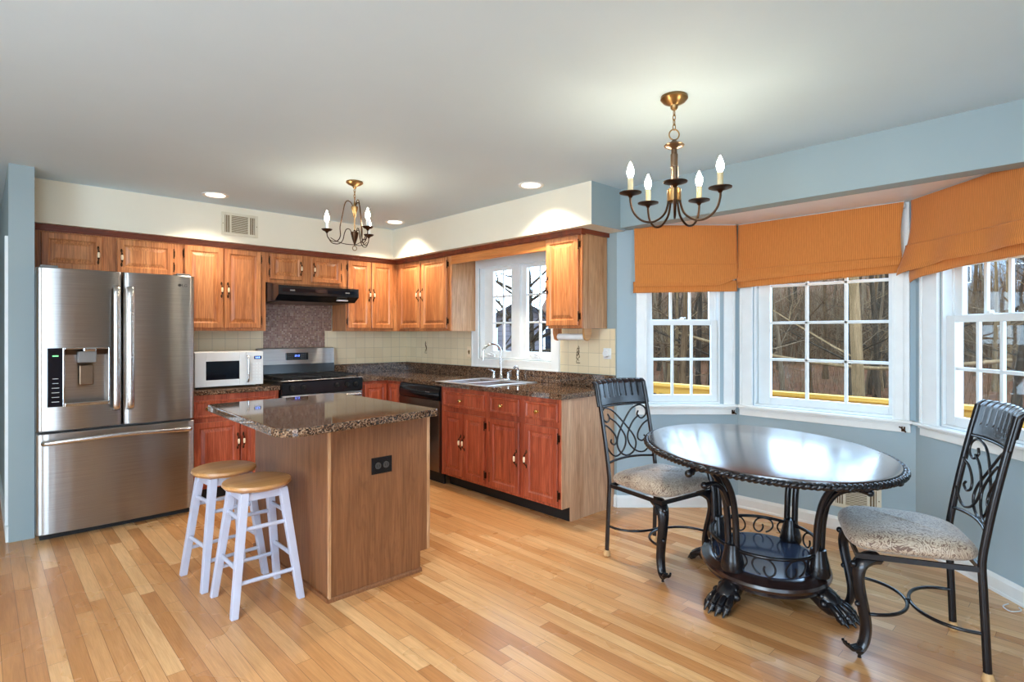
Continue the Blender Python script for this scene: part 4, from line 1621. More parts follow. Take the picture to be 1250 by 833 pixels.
# pedestal base: stepped oval plinth
BA, BB = 0.385, 0.315
MB().lathe([(0.0005, 0.095), (0.80, 0.095), (0.93, 0.103), (0.90, 0.116), (0.985, 0.128), (1.0, 0.142), (0.985, 0.155), (0.93, 0.162), (0.90, 0.170), (0.86, 0.176), (0.0005, 0.176)], (0, 0, 0), 72, 0, BA, BB).xf(PM).build('base_plinth', M['tabletop'], tb, smooth=35)
MB().lathe([(0.0005, 0.1765), (0.80, 0.1765), (0.80, 0.180), (0.0005, 0.180)], (0, 0, 0), 60, 0, BA, BB).xf(PM).build('base_inlay', M['bluemirror'], tb, smooth=35)


def ell(a, ka, kb, z):
    return Vector((ka * math.cos(a), kb * math.sin(a), z))


RA, RB = 0.325, 0.262
MB().tube([ell(2 * PI * i / 72, RA, RB, 0.275) for i in range(72)], 0.009, 10, closed=True).xf(PM).build('gallery_rail', M['dark_iron'], tb, smooth=60)
# scrolls between rail and plinth
ns = 12
for k in range(ns):
    a0 = 2 * PI * (k + 0.5) / ns
    sg = 1 if k % 2 else -1
    P = []
    for (du, dz) in ((-0.30, -0.036), (-0.62, -0.020), (-0.86, 0.012), (-0.70, 0.046), (-0.20, 0.056), (0.35, 0.046), (0.66, 0.010), (0.62, -0.024), (0.30, -0.040), (0.05, -0.030), (-0.08, -0.006), (-0.02, 0.014)):
        a = a0 + sg * du * (2 * PI / ns) * 0.48
        P.append(ell(a, RA, RB, 0.222 + dz * 0.86))
    MB().tube(spline(P, 5), 0.0048, 6).xf(PM).build('gallery_scroll', M['dark_iron'], tb, smooth=60)
# four curved supports made of paired bars with a side scroll
for su in (-1, 1):
    for sv in (-1, 1):
        b = Vector((su * 0.222, sv * 0.198, 0))
        tt = Vector((su * 0.44, sv * 0.40, 0))
        out = (tt - b).normalized()
        sd = Vector((-out.y, out.x, 0))
        leg = MB()
        for o in (-0.022, 0.022):
            P = [b + out * -0.005 + sd * o + Vector((0, 0, 0.176)), b + out * 0.002 + sd * o + Vector((0, 0, 0.30)), b + out * 0.012 + sd * o + Vector((0, 0, 0.44)),
                 b + out * 0.045 + sd * o + Vector((0, 0, 0.56)), b + out * 0.115 + sd * o + Vector((0, 0, 0.655)), b + out * 0.20 + sd * o * 0.9 + Vector((0, 0, 0.700)), b + out * 0.285 + sd * o * 0.8 + Vector((0, 0, 0.716))]
            leg.tube(spline(P, 6), 0.0165, 10)
        L_ = leg.xf(PM).build('table_leg', M['dark_iron'], tb, smooth=60)
        # acanthus cuff at the foot
        MB().lathe([(0.052, 0.172), (0.058, 0.19), (0.050, 0.23), (0.040, 0.27), (0.036, 0.30), (0.030, 0.302)], (b.x, b.y, 0), 14).xf(PM).build('leg_cuff', M['dark_iron'], L_, smooth=60)
        # secondary scroll that springs off the support
        P = [b + out * 0.03 + Vector((0, 0, 0.50)), b + out * 0.085 + Vector((0, 0, 0.585)), b + out * 0.16 + Vector((0, 0, 0.625)), b + out * 0.235 + Vector((0, 0, 0.628))]
        g = MB().tube(spline(P, 6), [0.013] * 13 + [0.011] * 6, 10).ball(P[-1], 0.017)
        g.xf(PM).build('leg_scroll', M['dark_iron'], L_, smooth=60)
        e_ = MB().tube(spline([b + out * 0.27 + Vector((0, 0, 0.716)), b + out * 0.33 + Vector((0, 0, 0.712)), b + out * 0.355 + Vector((0, 0, 0.700))], 5), 0.012, 9)
        e_.ball(b + out * 0.355 + Vector((0, 0, 0.702)), 0.018).ball(b + out * 0.330 + Vector((0, 0, 0.704)), 0.014)
        e_.xf(PM).build('scroll_end', M['dark_iron'], L_, smooth=60)
        # lion paw
        pb = Vector((su * 0.245, sv * 0.215, 0))
        pd = Vector((su * 0.75, sv * 0.66, 0)).normalized()
        ps = Vector((-pd.y, pd.x, 0))
        pw = MB()
        def T(u, w_, z):
            return pb + pd * u + ps * w_ + Vector((0, 0, z))
        pw.tube([T(-0.06, 0, 0.100), T(-0.02, 0, 0.092), T(0.02, 0, 0.070), T(0.055, 0, 0.050), T(0.080, 0, 0.038)], [0.046, 0.054, 0.056, 0.048, 0.030], 14)
        for w_, u_, z_ in ((-0.034, 0.012, 0.108), (0.0, 0.020, 0.112), (0.034, 0.012, 0.108), (-0.052, 0.03, 0.082), (0.052, 0.03, 0.082)):
            pw.ball(T(u_, w_, z_ - 0.012), 0.021, n=10, k=7)
        for q, w_ in enumerate((-0.045, -0.016, 0.016, 0.045)):
            u_ = 0.02 if abs(w_) > 0.03 else 0.035
            pw.tube(spline([T(0.02 + u_, w_ * 0.75, 0.074), T(0.055 + u_, w_, 0.060), T(0.085 + u_, w_ * 1.08, 0.038), T(0.105 + u_, w_ * 1.1, 0.0165)], 4), [0.013, 0.015, 0.017, 0.018, 0.018, 0.0185, 0.019, 0.019, 0.0185, 0.018, 0.017, 0.016, 0.0155], 10)
            pw.ball(T(0.088 + u_, w_ * 1.08, 0.034), 0.021)
            pw.tube([T(0.108 + u_, w_ * 1.1, 0.022), T(0.126 + u_, w_ * 1.1, 0.006)], [0.009, 0.003], 7)
        pw.xf(PM).build('claw_foot', M['dark_iron'], tb, smooth=70)


# ------------------------------------------------------------------ dining chairs
def make_chair(label):
    t = thing('dining_chair', label, 'dining chair', (0, 0, 0), 0, 'scrolled iron dining chairs')
    I = M['dark_iron']
    hw = 0.205                     # half spacing of rear posts
    yr = 0.205                     # rear posts at floor
    yf = -0.215

    def back_y(z):
        if z < 0.45:
            return yr + 0.018 * (1 - z / 0.45)
        return yr + 0.115 * ((z - 0.45) / 0.6) ** 1.25

    # rear posts
    for s in (-1, 1):
        P = [(s * (hw + 0.012 * max(0, 0.45 - z)), back_y(z), z) for z in (0.022, 0.12, 0.24, 0.36, 0.46, 0.56, 0.70, 0.84, 0.96, 1.03)]
        m = MB().tube(spline(P, 3), 1.0, 8, flat=(0.021, 0.030), side=(1, 0, 0))
        p = m.build('rear_leg', I, t, smooth=50)
        MB().lathe([(0.0005, 0.0), (0.018, 0.002), (0.023, 0.012), (0.019, 0.028), (0.015, 0.040)], (P[0][0], P[0][1], 0), 14).build('foot_cap', M['felt'], p, smooth=60)

    # top rest: bowed fluted panel
    def top(u, v):
        z = 0.895 + 0.150 * v
        x = -hw - 0.018 + (2 * hw + 0.036) * u
        bow = 0.030 * (1 - (2 * u - 1) ** 2)
        y = back_y(z) + bow + 0.0
        if v > 0.86:
            y += 0.020 * ((v - 0.86) / 0.14) ** 1.5
        # engraved flutes
        if v > 0.33:
            ph = (u * 9.0) % 1.0
            if 0.04 < u < 0.96 and abs(ph - 0.5) < 0.11:
                y += 0.009
        z += 0.006 * math.sin(PI * u)
        return (x, y, z)
    m = MB().grid(top, 120, 26)
    m.build('top_rest', I, t, smooth=50, solid=0.016)
    # lower cross rail of the back, bowed
    zc = 0.560
    P = [(-hw + 2 * hw * i / 12, back_y(zc) + 0.028 * (1 - (i / 6 - 1) ** 2), zc + 0.012 * (1 - (i / 6 - 1) ** 2)) for i in range(13)]
    MB().tube(P, 0.0075, 8).build('back_rail', I, t, smooth=60)
    P = [(-hw + 2 * hw * i / 12, back_y(0.893) + 0.030 * (1 - (i / 6 - 1) ** 2), 0.893) for i in range(13)]
    MB().tube(P, 0.007, 8).build('back_rail', I, t, smooth=60)

    # scrollwork in the back plane; (x, z) mapped on the bowed back
    def bk(x, z, dy=0.0):
        u = x / hw
        return (x, back_y(z) + 0.027 * (1 - u * u) + dy, z)
    half = [(-.66, .845), (-.60, .820), (-.74, .797), (-.92, .820), (-.93, .860), (-.74, .882), (-.42, .862), (-.14, .812), (.12, .755), (.34, .697), (.40, .646), (.27, .600)]
    path = [(u, z) for u, z in half] + [(0, .580)] + [(-u, z) for u, z in reversed(half)]
    MB().tube(spline([bk(u * hw, z, 0.005) for u, z in path], 5), 0.0058, 7).build('back_scroll', I, t, smooth=60)
    for s in (-1, 1):
        for pts_ in ([(-.61, .818), (-.40, .792), (-.20, .750), (-.05, .697), (-.10, .646), (-.32, .604), (-.60, .592), (-.82, .618), (-.98, .66)],
                     [(-.98, .790), (-.72, .762), (-.50, .715), (-.46, .676), (-.60, .660), (-.74, .678), (-.70, .694)]):
            MB().tube(spline([bk(-s * u * hw, z, -0.005) for u, z in pts_], 5), 0.0056, 7).build('back_scroll', I, t, smooth=60)

    # seat frame
    fw_, rw_ = 0.225, 0.205
    m = MB().tube([(-rw_, yr, 0.432), (-fw_, yf, 0.432), (fw_, yf, 0.432), (rw_, yr, 0.432)], 1.0, 4, closed=True, flat=(0.020, 0.018), side=(0, 0, 1))
    m.build('seat_frame', I, t)

    # cushion
    def seat(u, v):
        a = 2 * PI * u
        # superellipse plan, wider in front
        e = 0.42
        ca, sa = math.cos(a), math.sin(a)
        sx = math.copysign(abs(ca) ** e, ca)
        sy = math.copysign(abs(sa) ** e, sa)
        ph = PI * v - PI / 2
        rr = math.cos(ph) ** 0.34
        zz = math.sin(ph)
        k = 0.236 - 0.022 * (sy * 0.5 + 0.5) * 1.0
        y = -0.008 + 0.226 * sy * rr - 0.014 * (1 - sy) * 0.5 * rr
        x = k * sx * rr * 1.04
        cz = 0.478 + ((0.046 + 0.012 * (1 - min(1, rr * abs(sy)) ** 2)) * zz if zz > 0 else 0.038 * zz)
        return (x, y, cz + 0.004 * (zz > 0) * math.sin(a * 2))
    MB().grid(seat, 64, 24).build('seat', M['damask'], t, smooth=180)

    # cabriole front legs: flat tapering straps curving outwards
    for s in (-1, 1):
        dx, dy = s * 0.45, -0.90
        l = math.hypot(dx, dy)
        dx, dy = dx / l, dy / l
        bx_, by_ = s * 0.195, -0.185
        prof = [(-0.050, 0.415), (-0.015, 0.412), (0.020, 0.388), (0.030, 0.340), (0.022, 0.280), (0.004, 0.200), (-0.006, 0.130), (0.000, 0.075), (0.014, 0.045), (0.024, 0.036)]
        P = [(bx_ + dx * a, by_ + dy * a, z) for a, z in prof]
        sp_ = spline(P, 5)
        n_ = len(sp_)
        ws = [1.30 - 0.30 * min(1, i / (n_ * 0.35)) - 0.34 * (i / (n_ - 1)) for i in range(n_)]
        m = MB().tube(sp_, ws, 8, flat=(0.068, 0.050), side=(-dy, dx, 0))
        lg = m.build('front_leg', I, t, smooth=50)
        # pawed scroll foot
        c = Vector((bx_ + dx * 0.022, by_ + dy * 0.022, 0))
        f = MB().lathe([(0.0005, 0.0), (0.008, 0.002), (0.006, 0.012), (0.014, 0.020), (0.020, 0.030), (0.018, 0.042), (0.012, 0.050)], c, 12)
        for o in (-0.014, 0, 0.014):
            q = Vector((-dy, dx, 0)) * o
            f.tube(spline([c + q + Vector((dx * 0.0, dy * 0.0, 0.046)), c + q + Vector((dx * 0.034, dy * 0.034, 0.042)), c + q * 1.3 + Vector((dx * 0.052, dy * 0.052, 0.056)), c + q * 1.3 + Vector((dx * 0.060, dy * 0.060, 0.070))], 4), [0.0075] * 9 + [0.006] * 4, 7)
        f.build('scroll_foot', I, lg, smooth=60)
        MB().ball((bx_ + dx * 0.030, by_ + dy * 0.030, 0.225), 0.012).build('leg_rosette', I, lg, smooth=60)
        MB().ball((bx_ + dx * 0.048, by_ + dy * 0.048, 0.392), 0.014).build('leg_rosette', I, lg, smooth=60)
    # stretchers: two bowed rods meeting in the middle
    zs = 0.185
    Pf = [(-0.200, -0.205, zs)] + [(0.200 * math.sin(R(-80 + 160 * i / 14)), -0.205 + 0.205 * math.cos(R(-80 + 160 * i / 14)) ** 0.85, zs) for i in range(15)] + [(0.200, -0.205, zs)]
    MB().tube(spline(Pf, 3), 0.0075, 8).build('stretcher', I, t, smooth=60)
    Pr = [(-hw, yr + 0.006, zs)] + [(hw * math.sin(R(-80 + 160 * i / 14)), yr - 0.190 * math.cos(R(-80 + 160 * i / 14)) ** 0.85, zs) for i in range(15)] + [(hw, yr + 0.006, zs)]
    MB().tube(spline(Pr, 3), 0.0075, 8).build('stretcher', I, t, smooth=60)
    MB().ball((0, 0.006, zs), 0.013).build('stretcher_joint', I, t, smooth=60)
    return t


c1 = make_chair('black scrolled iron dining chair between the kitchen counter and the table, facing right')
c1.location = (2.895, 1.815, 0)
c1.rotation_euler.z = R(-9)
c2 = copy_tree(c1)
c2.location = (2.895, 0.585, 0)
c2.rotation_euler.z = R(-157)
c2['label'] = 'black scrolled iron dining chair at the right edge of the picture'


# ------------------------------------------------------------------ chandeliers
def bulb(parent, x, y, z, h=0.075):
    m = MB().lathe([(0.0085, 0), (0.011, 0.006), (0.0155, 0.020), (0.0165, 0.032), (0.013, 0.048), (0.007, 0.063), (0.0015, h), (0.0003, h + 0.002)], (x, y, z), 12)
    return m.build('bulb', M['bulb'], parent, smooth=180)


ch = thing('chandelier', 'bronze five-arm candle chandelier above the dining table, one bulb unlit', 'chandelier', (2.305, 1.365, ZC))
BR, BZ = M['pewter'], M['bronze2'] if 'bronze2' in M else M['bronze']
MB().lathe([(0.010, -0.062), (0.016, -0.055), (0.018, -0.042), (0.050, -0.026), (0.062, -0.012), (0.060, 0.0)], (0, 0, 0), 32).build('ceiling_canopy', M['brass'], ch, smooth=40)
lk = MB()
for i in range(4):
    zc = -0.075 - 0.022 * i
    Ml = Matrix.Rotation(PI / 2 * (i % 2), 3, 'Z')
    lk.tube([Vector((0, 0, zc)) + Ml @ Vector((0.0065 * math.cos(a), 0, 0.015 * math.sin(a))) for a in [2 * PI * k / 14 for k in range(14)]], 0.0021, 6, closed=True)
lk.build('chain', M['brass'], ch, smooth=60)
e_ring = MB().tube([(0.023 * math.cos(a) * math.cos(R(44)), 0.023 * math.cos(a) * math.sin(R(-44)), -0.176 + 0.024 * math.sin(a)) for a in [2 * PI * k / 24 for k in range(24)]], 0.0032, 7, closed=True)
e_ring.build('hanging_ring', M['brass'], ch, smooth=60)
MB().lathe([(0.013, -0.245), (0.020, -0.240), (0.042, -0.232), (0.046, -0.226), (0.040, -0.220), (0.018, -0.212), (0.010, -0.203), (0.004, -0.198)], (0, 0, 0), 28).build('cap_disc', M['pewter'], ch, smooth=40)
MB().lathe([(0.004, -0.490), (0.012, -0.482), (0.014, -0.470), (0.0155, -0.455), (0.0155, -0.395), (0.0135, -0.392), (0.0135, -0.330), (0.016, -0.326), (0.0165, -0.268), (0.013, -0.262), (0.013, -0.240)], (0, 0, 0), 24).build('column', M['pewter'], ch, smooth=30)
MB().lathe([(0.024, -0.488), (0.032, -0.482), (0.032, -0.430), (0.026, -0.424)], (0, 0, 0), 20).build('hub', M['brass'], ch, smooth=40)
VA = YAW - PI / 2     # screen-right direction of the photograph is at this angle
for k, ang in enumerate((-104, -32, 40, 112, 184)):
    a = VA + R(ang)
    ca, sa = math.cos(a), math.sin(a)
    rad = 0.205
    def Q(r_, z):
        return (r_ * ca, r_ * sa, z)
    P = [Q(0.026, -0.455), Q(0.030, -0.500), Q(0.050, -0.548), Q(0.100, -0.580), Q(0.152, -0.574), Q(0.190, -0.538), Q(rad, -0.490), Q(rad, -0.455)]
    arm = MB().tube(spline(P, 6), 0.0052, 8).build('arm', M['bronze'], ch, smooth=60)
    MB().lathe([(0.006, -0.472), (0.012, -0.462), (0.030, -0.457), (0.050, -0.450), (0.051, -0.446), (0.030, -0.450), (0.014, -0.448), (0.010, -0.440)], (rad * ca, rad * sa, 0), 24).build('drip_pan', M['bronze'], arm, smooth=50)
    MB().lathe([(0.0125, -0.446), (0.0125, -0.382), (0.010, -0.380)], (rad * ca, rad * sa, 0), 16).build('candle_sleeve', M['candle'] if k != 0 else M['pewter'], arm, smooth=40)
    if k:
        bulb(arm, rad * ca, rad * sa, -0.381)

c2h = thing('chandelier', 'small bronze three-arm scroll chandelier over the kitchen island', 'chandelier', (1.946, 3.735, ZC))
MB().lathe([(0.006, -0.052), (0.012, -0.046), (0.014, -0.036), (0.046, -0.022), (0.060, -0.010), (0.058, 0.0)], (0, 0, 0), 28).build('ceiling_canopy', M['brass'], c2h, smooth=40)
lk = MB()
for i in range(4):
    zc = -0.064 - 0.020 * i
    Ml = Matrix.Rotation(PI / 2 * (i % 2), 3, 'Z')
    lk.tube([Vector((0, 0, zc)) + Ml @ Vector((0.0065 * math.cos(a), 0, 0.014 * math.sin(a))) for a in [2 * PI * k / 12 for k in range(12)]], 0.002, 5, closed=True)
lk.build('chain', M['brass'], c2h, smooth=60)
MB().lathe([(0.003, -0.262), (0.008, -0.255), (0.014, -0.225), (0.024, -0.190), (0.024, -0.180), (0.010, -0.176), (0.004, -0.140)], (0, 0, 0), 20).build('upper_cone', M['brass'], c2h, smooth=40)
MB().tube([(0, 0, -0.25), (0, 0, -0.36)], 0.004, 8).build('stem', M['brass'], c2h, smooth=60)
MB().lathe([(0.003, -0.462), (0.006, -0.450), (0.018, -0.415), (0.028, -0.375), (0.028, -0.365), (0.010, -0.358), (0.005, -0.345)], (0, 0, 0), 20).build('lower_cone', M['bronze'], c2h, smooth=40)
MB().tube([(0.016 * math.cos(a), 0, -0.480 + 0.016 * math.sin(a)) for a in [2 * PI * k / 18 for k in range(18)]], 0.0028, 6, closed=True).build('finial_ring', M['brass'], c2h, smooth=60)
for k, ang in enumerate((194, 74, -46)):
    a = VA + R(ang)
    ca, sa = math.cos(a), math.sin(a)
    def Q(r_, z):
        return (r_ * ca, r_ * sa, z)
    rad = 0.190
    P = [Q(0.012, -0.176), Q(0.028, -0.150), Q(0.050, -0.140), Q(0.068, -0.165), Q(0.085, -0.250), Q(0.100, -0.330), Q(0.098, -0.395), Q(0.120, -0.432), Q(0.160, -0.432), Q(0.186, -0.402), Q(rad, -0.362)]
    P2 = [Q(0.020, -0.372), Q(0.034, -0.345), Q(0.056, -0.345), Q(0.070, -0.375), Q(0.082, -0.425), Q(0.112, -0.452), Q(0.156, -0.446), Q(0.180, -0.410)]
    arm = MB().tube(spline(P, 5), 0.0036, 7).tube(spline(P2, 5), 0.0032, 7).tube(spline([Q(0.0, -0.455), Q(0.06, -0.452), Q(0.12, -0.436), Q(0.165, -0.410)], 5), 0.0028, 6).build('arm', M['bronze'], c2h, smooth=60)
    MB().lathe([(0.006, -0.378), (0.012, -0.368), (0.030, -0.360), (0.038, -0.350), (0.030, -0.353), (0.012, -0.352)], (rad * ca, rad * sa, 0), 20).build('drip_pan', M['bronze'], arm, smooth=50)
    MB().lathe([(0.0115, -0.356), (0.0115, -0.300), (0.009, -0.298)], (rad * ca, rad * sa, 0), 14).build('candle_sleeve', M['white_pl'], arm, smooth=40)
    bulb(arm, rad * ca, rad * sa, -0.299, 0.080)


# ------------------------------------------------------------------ recessed lights
def can(label, x, y, power):
    t = thing('recessed_light', label, 'ceiling light', (x, y, ZC), 0, 'recessed ceiling lights')
    MB().lathe([(0.070, -0.003), (0.092, -0.008), (0.096, 0.0)], (0, 0, 0), 36).build('trim_ring', M['trim'], t, smooth=30)
    MB().lathe([(0.0005, -0.004), (0.069, -0.004), (0.070, 0.0)], (0, 0, 0), 30).build('lens', M['can'], t, smooth=30)
    d = bpy.data.lights.new('recessed_lamp', 'SPOT')
    d.energy, d.color = power, (1.0, 0.86, 0.68)
    d.spot_size, d.spot_blend, d.shadow_soft_size = R(125), 0.6, 0.05
    o = bpy.data.objects.new('recessed_lamp', d)
    COL.objects.link(o)
    o.parent = t
    o.location = (0, 0, -0.02)
    return t


can('recessed ceiling light nearest the air vent, above the refrigerator side', 1.341, 4.853, E_CAN * 0.7)
can('recessed ceiling light in front of the sink window', 2.923, 2.915, E_CAN * 1.2)
can('recessed ceiling light in the far kitchen corner behind the small chandelier', 2.932, 4.808, E_CAN)

# white string lying on the floor by the right bay wall
o = MB().tube(spline([(3.66, 0.275, 0.004), (3.62, 0.265, 0.004), (3.58, 0.30, 0.004), (3.62, 0.33, 0.004), (3.67, 0.315, 0.004)], 6), 0.003, 6).build('white_string', M['asphalt'], None, smooth=60)
tag(o, 'bit of white cord lying on the floor by the right baseboard', 'cord')

# ------------------------------------------------------------------ outside
def ground_at(u, v):
    x, y = 4.9 + 100 * u ** 1.5, -70 + 190 * v
    d = x - 4.9
    hill = 12 * max(0, (d - 28) / 70) ** 1.1 * min(1, max(0, (1.02 - y / x) / 0.09))
    return (x, y, -0.62 + 0.6 * min(d / 28, 1) + hill)


g = MB().grid(ground_at, 60, 95)
structure(g.build('ground_outside', M['leaves'], None, smooth=180))

dk = thing('deck_railing', 'new yellow lumber deck railing outside the bay windows', 'railing', (6.55, 0, 0))
MB().box(-0.07, 0.07, -1.6, 6.4, 0.645, 0.685).build('top_rail', M['rail'], dk, bevel=0.004)
MB().box(-0.02, 0.02, -1.6, 6.4, 0.545, 0.640).build('sub_rail', M['rail'], dk)
MB().box(-0.02, 0.02, -1.6, 6.4, -0.16, -0.08).build('bottom_rail', M['rail'], dk)
for i in range(5):
    MB().box(-0.045, 0.045, -1.55 + 1.95 * i, -1.46 + 1.95 * i, -0.9, 0.644).build('post', M['rail'], dk)
pl_ = MB().box(-0.018, 0.018, -0.018, 0.018, -0.08, 0.545).mesh('baluster', M['rail'])
for i in range(56):
    y = -1.40 + 0.138 * i
    b = bpy.data.objects.new('baluster', pl_)
    b.location = (0.0, y, 0)
    b.parent = dk
    COL.objects.link(b)
structure(MB().box(4.6, 6.65, -1.7, 6.5, -0.28, -0.20).build('floor_deck', M['rail'], None))


def grow(m, p, d, length, r, depth, rnd, seg=5, wob=0.12, kids_=3, up=0.15):
    pts = [p.copy()]
    rs = [r]
    q = p.copy()
    dd = d.normalized()
    for i in range(seg):
        dd = (dd + Vector((rnd.uniform(-wob, wob), rnd.uniform(-wob, wob), rnd.uniform(-wob, wob) * 0.5 + up * 0.1))).normalized()
        q = q + dd * (length / seg)
        pts.append(q.copy())
        rs.append(r * (1 - 0.62 * (i + 1) / seg))
    m.tube(pts, rs, 7 if r > 0.06 else (5 if r > 0.02 else 3))
    if depth <= 0:
        return
    for k in range(kids_):
        i = rnd.randint(1 if depth < 3 else 2, seg - 1)
        a = rnd.uniform(0, 2 * PI)
        side = Vector((math.cos(a), math.sin(a), rnd.uniform(0.1, 0.9)))
        nd = (dd * 0.45 + side * 0.8).normalized()
        grow(m, pts[i], nd, length * rnd.uniform(0.38, 0.62), rs[i] * rnd.uniform(0.4, 0.62), depth - 1, rnd, 4, 0.18, kids_, up)


def tree_proto(seed, h, r, bark, nbr, depth, crook=0.05):
    rnd = random.Random(seed)
    root = empty('bare_tree', (0, 0, 0))
    tr = MB()
    pts = [Vector((0, 0, -0.3))]
    d = Vector((0, 0, 1))
    q = pts[0].copy()
    n = 9
    for i in range(n):
        d = (d + Vector((rnd.uniform(-crook, crook), rnd.uniform(-crook, crook), 0))).normalized()
        q = q + d * (h / n)
        pts.append(q.copy())
    rs = [r * 1.25] + [r * (1 - 0.72 * i / n) for i in range(1, n + 1)]
    tr.tube(spline(pts, 3), [rs[min(int(i / 3), n)] for i in range(3 * n + 1)], 9)
    t_ = tr.build('trunk', bark, root, smooth=60)
    br = MB()
    for k in range(nbr):
        f = rnd.uniform(0.16, 0.96)
        i = f * n
        a = int(i)
        p = pts[a].lerp(pts[min(a + 1, n)], i - a)
        an = rnd.uniform(0, 2 * PI)
        nd = Vector((math.cos(an), math.sin(an), rnd.uniform(0.1, 1.0)))
        grow(br, p, nd, h * rnd.uniform(0.14, 0.30) * (1.15 - f * 0.5), r * (1 - 0.7 * f) * rnd.uniform(0.14, 0.32), depth, rnd)
    br.build('branches', bark, root, smooth=60)
    return root


rnd = random.Random(11)
protos = [tree_proto(21, 7.5, 0.13, M['bark'], 16, 2), tree_proto(22, 8, 0.10, M['bark4'], 15, 2, 0.07), tree_proto(23, 6.5, 0.07, M['bark3'], 14, 2, 0.10), tree_proto(24, 8.5, 0.14, M['bark4'], 15, 2), tree_proto(25, 7.5, 0.08, M['bark'], 15, 2), tree_proto(26, 7.5, 0.09, M['bark2'], 15, 2)]
used = set()


def gz(x):
    u = max(x - 4.9, 0)
    return -0.62 + 0.6 * min(u / 28, 1) + 12 * max(0, (u - 28) / 70) ** 1.1


def put(pi_, x, y, s, rz, label, group=None):
    p = protos[pi_]
    if pi_ in used:
        p = copy_tree(p)
    used.add(pi_)
    p.location = (x, y, gz(x) + 0.02)
    p.rotation_euler = (0, 0, rz)
    p.scale = (s, s, s)
    tag(p, label, 'tree', group)
    return p


for az, dist, k, s in [(30, 14, 0, 0.8), (27, 17, 1, 0.9), (25.6, 13, 2, 0.9), (24.2, 15, 1, 0.8), (21.0, 16, 2, 0.9), (33, 15, 1, 0.8), (34.5, 18, 0, 0.8), (31.5, 17, 2, 0.9), (13.5, 17, 1, 0.8)]:
    put(k, dist * math.cos(R(az)), dist * math.sin(R(az)), s, rnd.uniform(0, 6), 'bare brown tree in the winter woods behind the deck', 'bare trees of the woods')
for i in range(210):
    az = rnd.uniform(-4, 43)
    dist = rnd.uniform(15, 52)
    if 8.5 < az < 10.5 and dist < 30:
        continue
    put(rnd.randint(0, 5), dist * math.cos(R(az)), dist * math.sin(R(az)), rnd.uniform(0.6, 0.95), rnd.uniform(0, 6), 'bare brown tree in the winter woods behind the deck', 'bare trees of the woods')
bt = tree_proto(40, 8, 0.105, M['bark2'], 7, 3, 0.06)
bt.location = (11 * math.cos(R(14.6)), 11 * math.sin(R(14.6)), -0.55)
tag(bt, 'thick pale-barked tree seen through the right panes of the middle bay window', 'tree')
kt = tree_proto(55, 8.5, 0.22, M['bark4'], 34, 3, 0.10)
kt.location = (9.5 * math.cos(R(48.7)), 9.5 * math.sin(R(48.7)), -0.6)
kt.rotation_euler = (R(-7), R(-20), 0)
tag(kt, 'leaning bare tree close outside the kitchen sink window', 'tree')
kt = tree_proto(58, 9, 0.20, M['bark4'], 44, 3, 0.12)
kt.location = (13 * math.cos(R(45.6)), 13 * math.sin(R(45.6)), -0.6)
tag(kt, 'many-branched bare tree behind the leaning one outside the sink window', 'tree')

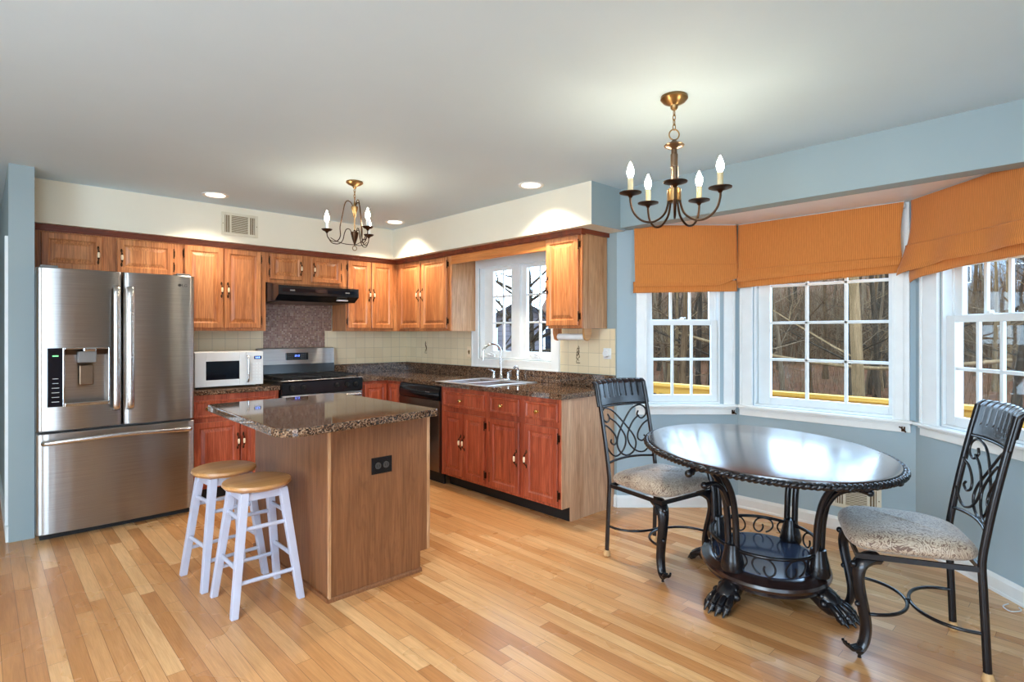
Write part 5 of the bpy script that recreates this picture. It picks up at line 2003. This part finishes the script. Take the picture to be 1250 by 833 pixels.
# undergrowth, too fine to count
bsh = MB()
for i in range(12000):
    az = rnd.uniform(-6, 41)
    near = i < 900
    dist = rnd.uniform(13, 24) if near else rnd.uniform(29, 52)
    x, y = dist * math.cos(R(az)), dist * math.sin(R(az))
    h = rnd.uniform(0.3, 1.2) if near else rnd.uniform(0.6, 4.6)
    a, b = rnd.uniform(-0.5, 0.5), rnd.uniform(-0.5, 0.5)
    z = gz(x) - 0.05
    P = [Vector((x, y, z)), Vector((x + a * h * 0.2, y + b * h * 0.2, z + h * 0.5)), Vector((x + a * h * 0.5, y + b * h * 0.5, z + h))]
    r_ = rnd.uniform(0.005, 0.011) if near else rnd.uniform(0.008, 0.024)
    mi = rnd.randint(0, 2)
    bsh.tube(P, [r_, r_ * 0.7, r_ * 0.25], 3, m=mi)
    if i % 2:
        c_ = rnd.uniform(-0.9, 0.9)
        bsh.tube([P[1], P[1] + Vector((c_ * 0.6, -c_ * 0.8, rnd.uniform(0.1, 0.9)))], [r_ * 0.5, r_ * 0.2], 3, m=mi)
o = bsh.build('dry_brush', [M['twig'], M['bark3'], M['bark']], None)
tag(o, 'tangle of dry brown brush filling the woods floor', 'brush', kind='stuff')

lg = MB().tube(spline([(12.2, 1.0, 0.9), (12.0, 2.6, 0.70), (12.3, 4.0, 0.74), (12.1, 5.6, 1.0), (12.4, 7.2, 1.35)], 6), [0.035] * 25, 7).build('fallen_branch', M['bark2'], None, smooth=60)
tag(lg, 'long thin fallen branch hanging level across the woods in the middle window', 'branch')


def house(name, label, loc, rz, w, d, h, rh, wall, eave=0.3):
    t = thing(name, label, 'house', loc, rz)
    MB().box(-w / 2, w / 2, -d / 2, d / 2, -1.2, h).build('house_wall', wall, t)
    g = MB().prism([(-w / 2, h), (w / 2, h), (0, h + rh)], -d / 2, d / 2, axis='y')
    g.build('gable', wall, t)
    r_ = MB()
    for s in (-1, 1):
        r_.add([(s * (w / 2 + eave), -d / 2 - eave, h - eave * rh / (w / 2)), (0, -d / 2 - eave, h + rh), (0, d / 2 + eave, h + rh), (s * (w / 2 + eave), d / 2 + eave, h - eave * rh / (w / 2))], [(0, 1, 2, 3)])
    r_.build('roof', M['roofing'], t, solid=0.15)
    for x in (-w / 4, w / 4):
        f = MB()
        framed(f, x - 0.5, x + 0.5, 0.4, 1.8, x - 0.42, x + 0.42, 0.48, 1.72, -d / 2 - 0.04, -d / 2)
        o_ = f.build('house_window', M['trim'], t)
        MB().box(x - 0.42, x + 0.42, -d / 2 - 0.02, -d / 2 - 0.005, 0.48, 1.72).build('pane', M['glassblack'], o_)
    return t


house('neighbor_house', 'grey sided house low behind the trees outside the sink window', (26 * math.cos(R(46.0)), 26 * math.sin(R(46.0)), -0.2), R(-44), 5.5, 9, 1.25, 1.5, M['siding'])
house('neighbor_house', 'pale distant house showing through the trees in the right bay window', (62 * math.cos(R(6.5)), 62 * math.sin(R(6.5)), 5.0), R(-75), 7, 8, 1.2, 2.0, M['palehouse'])
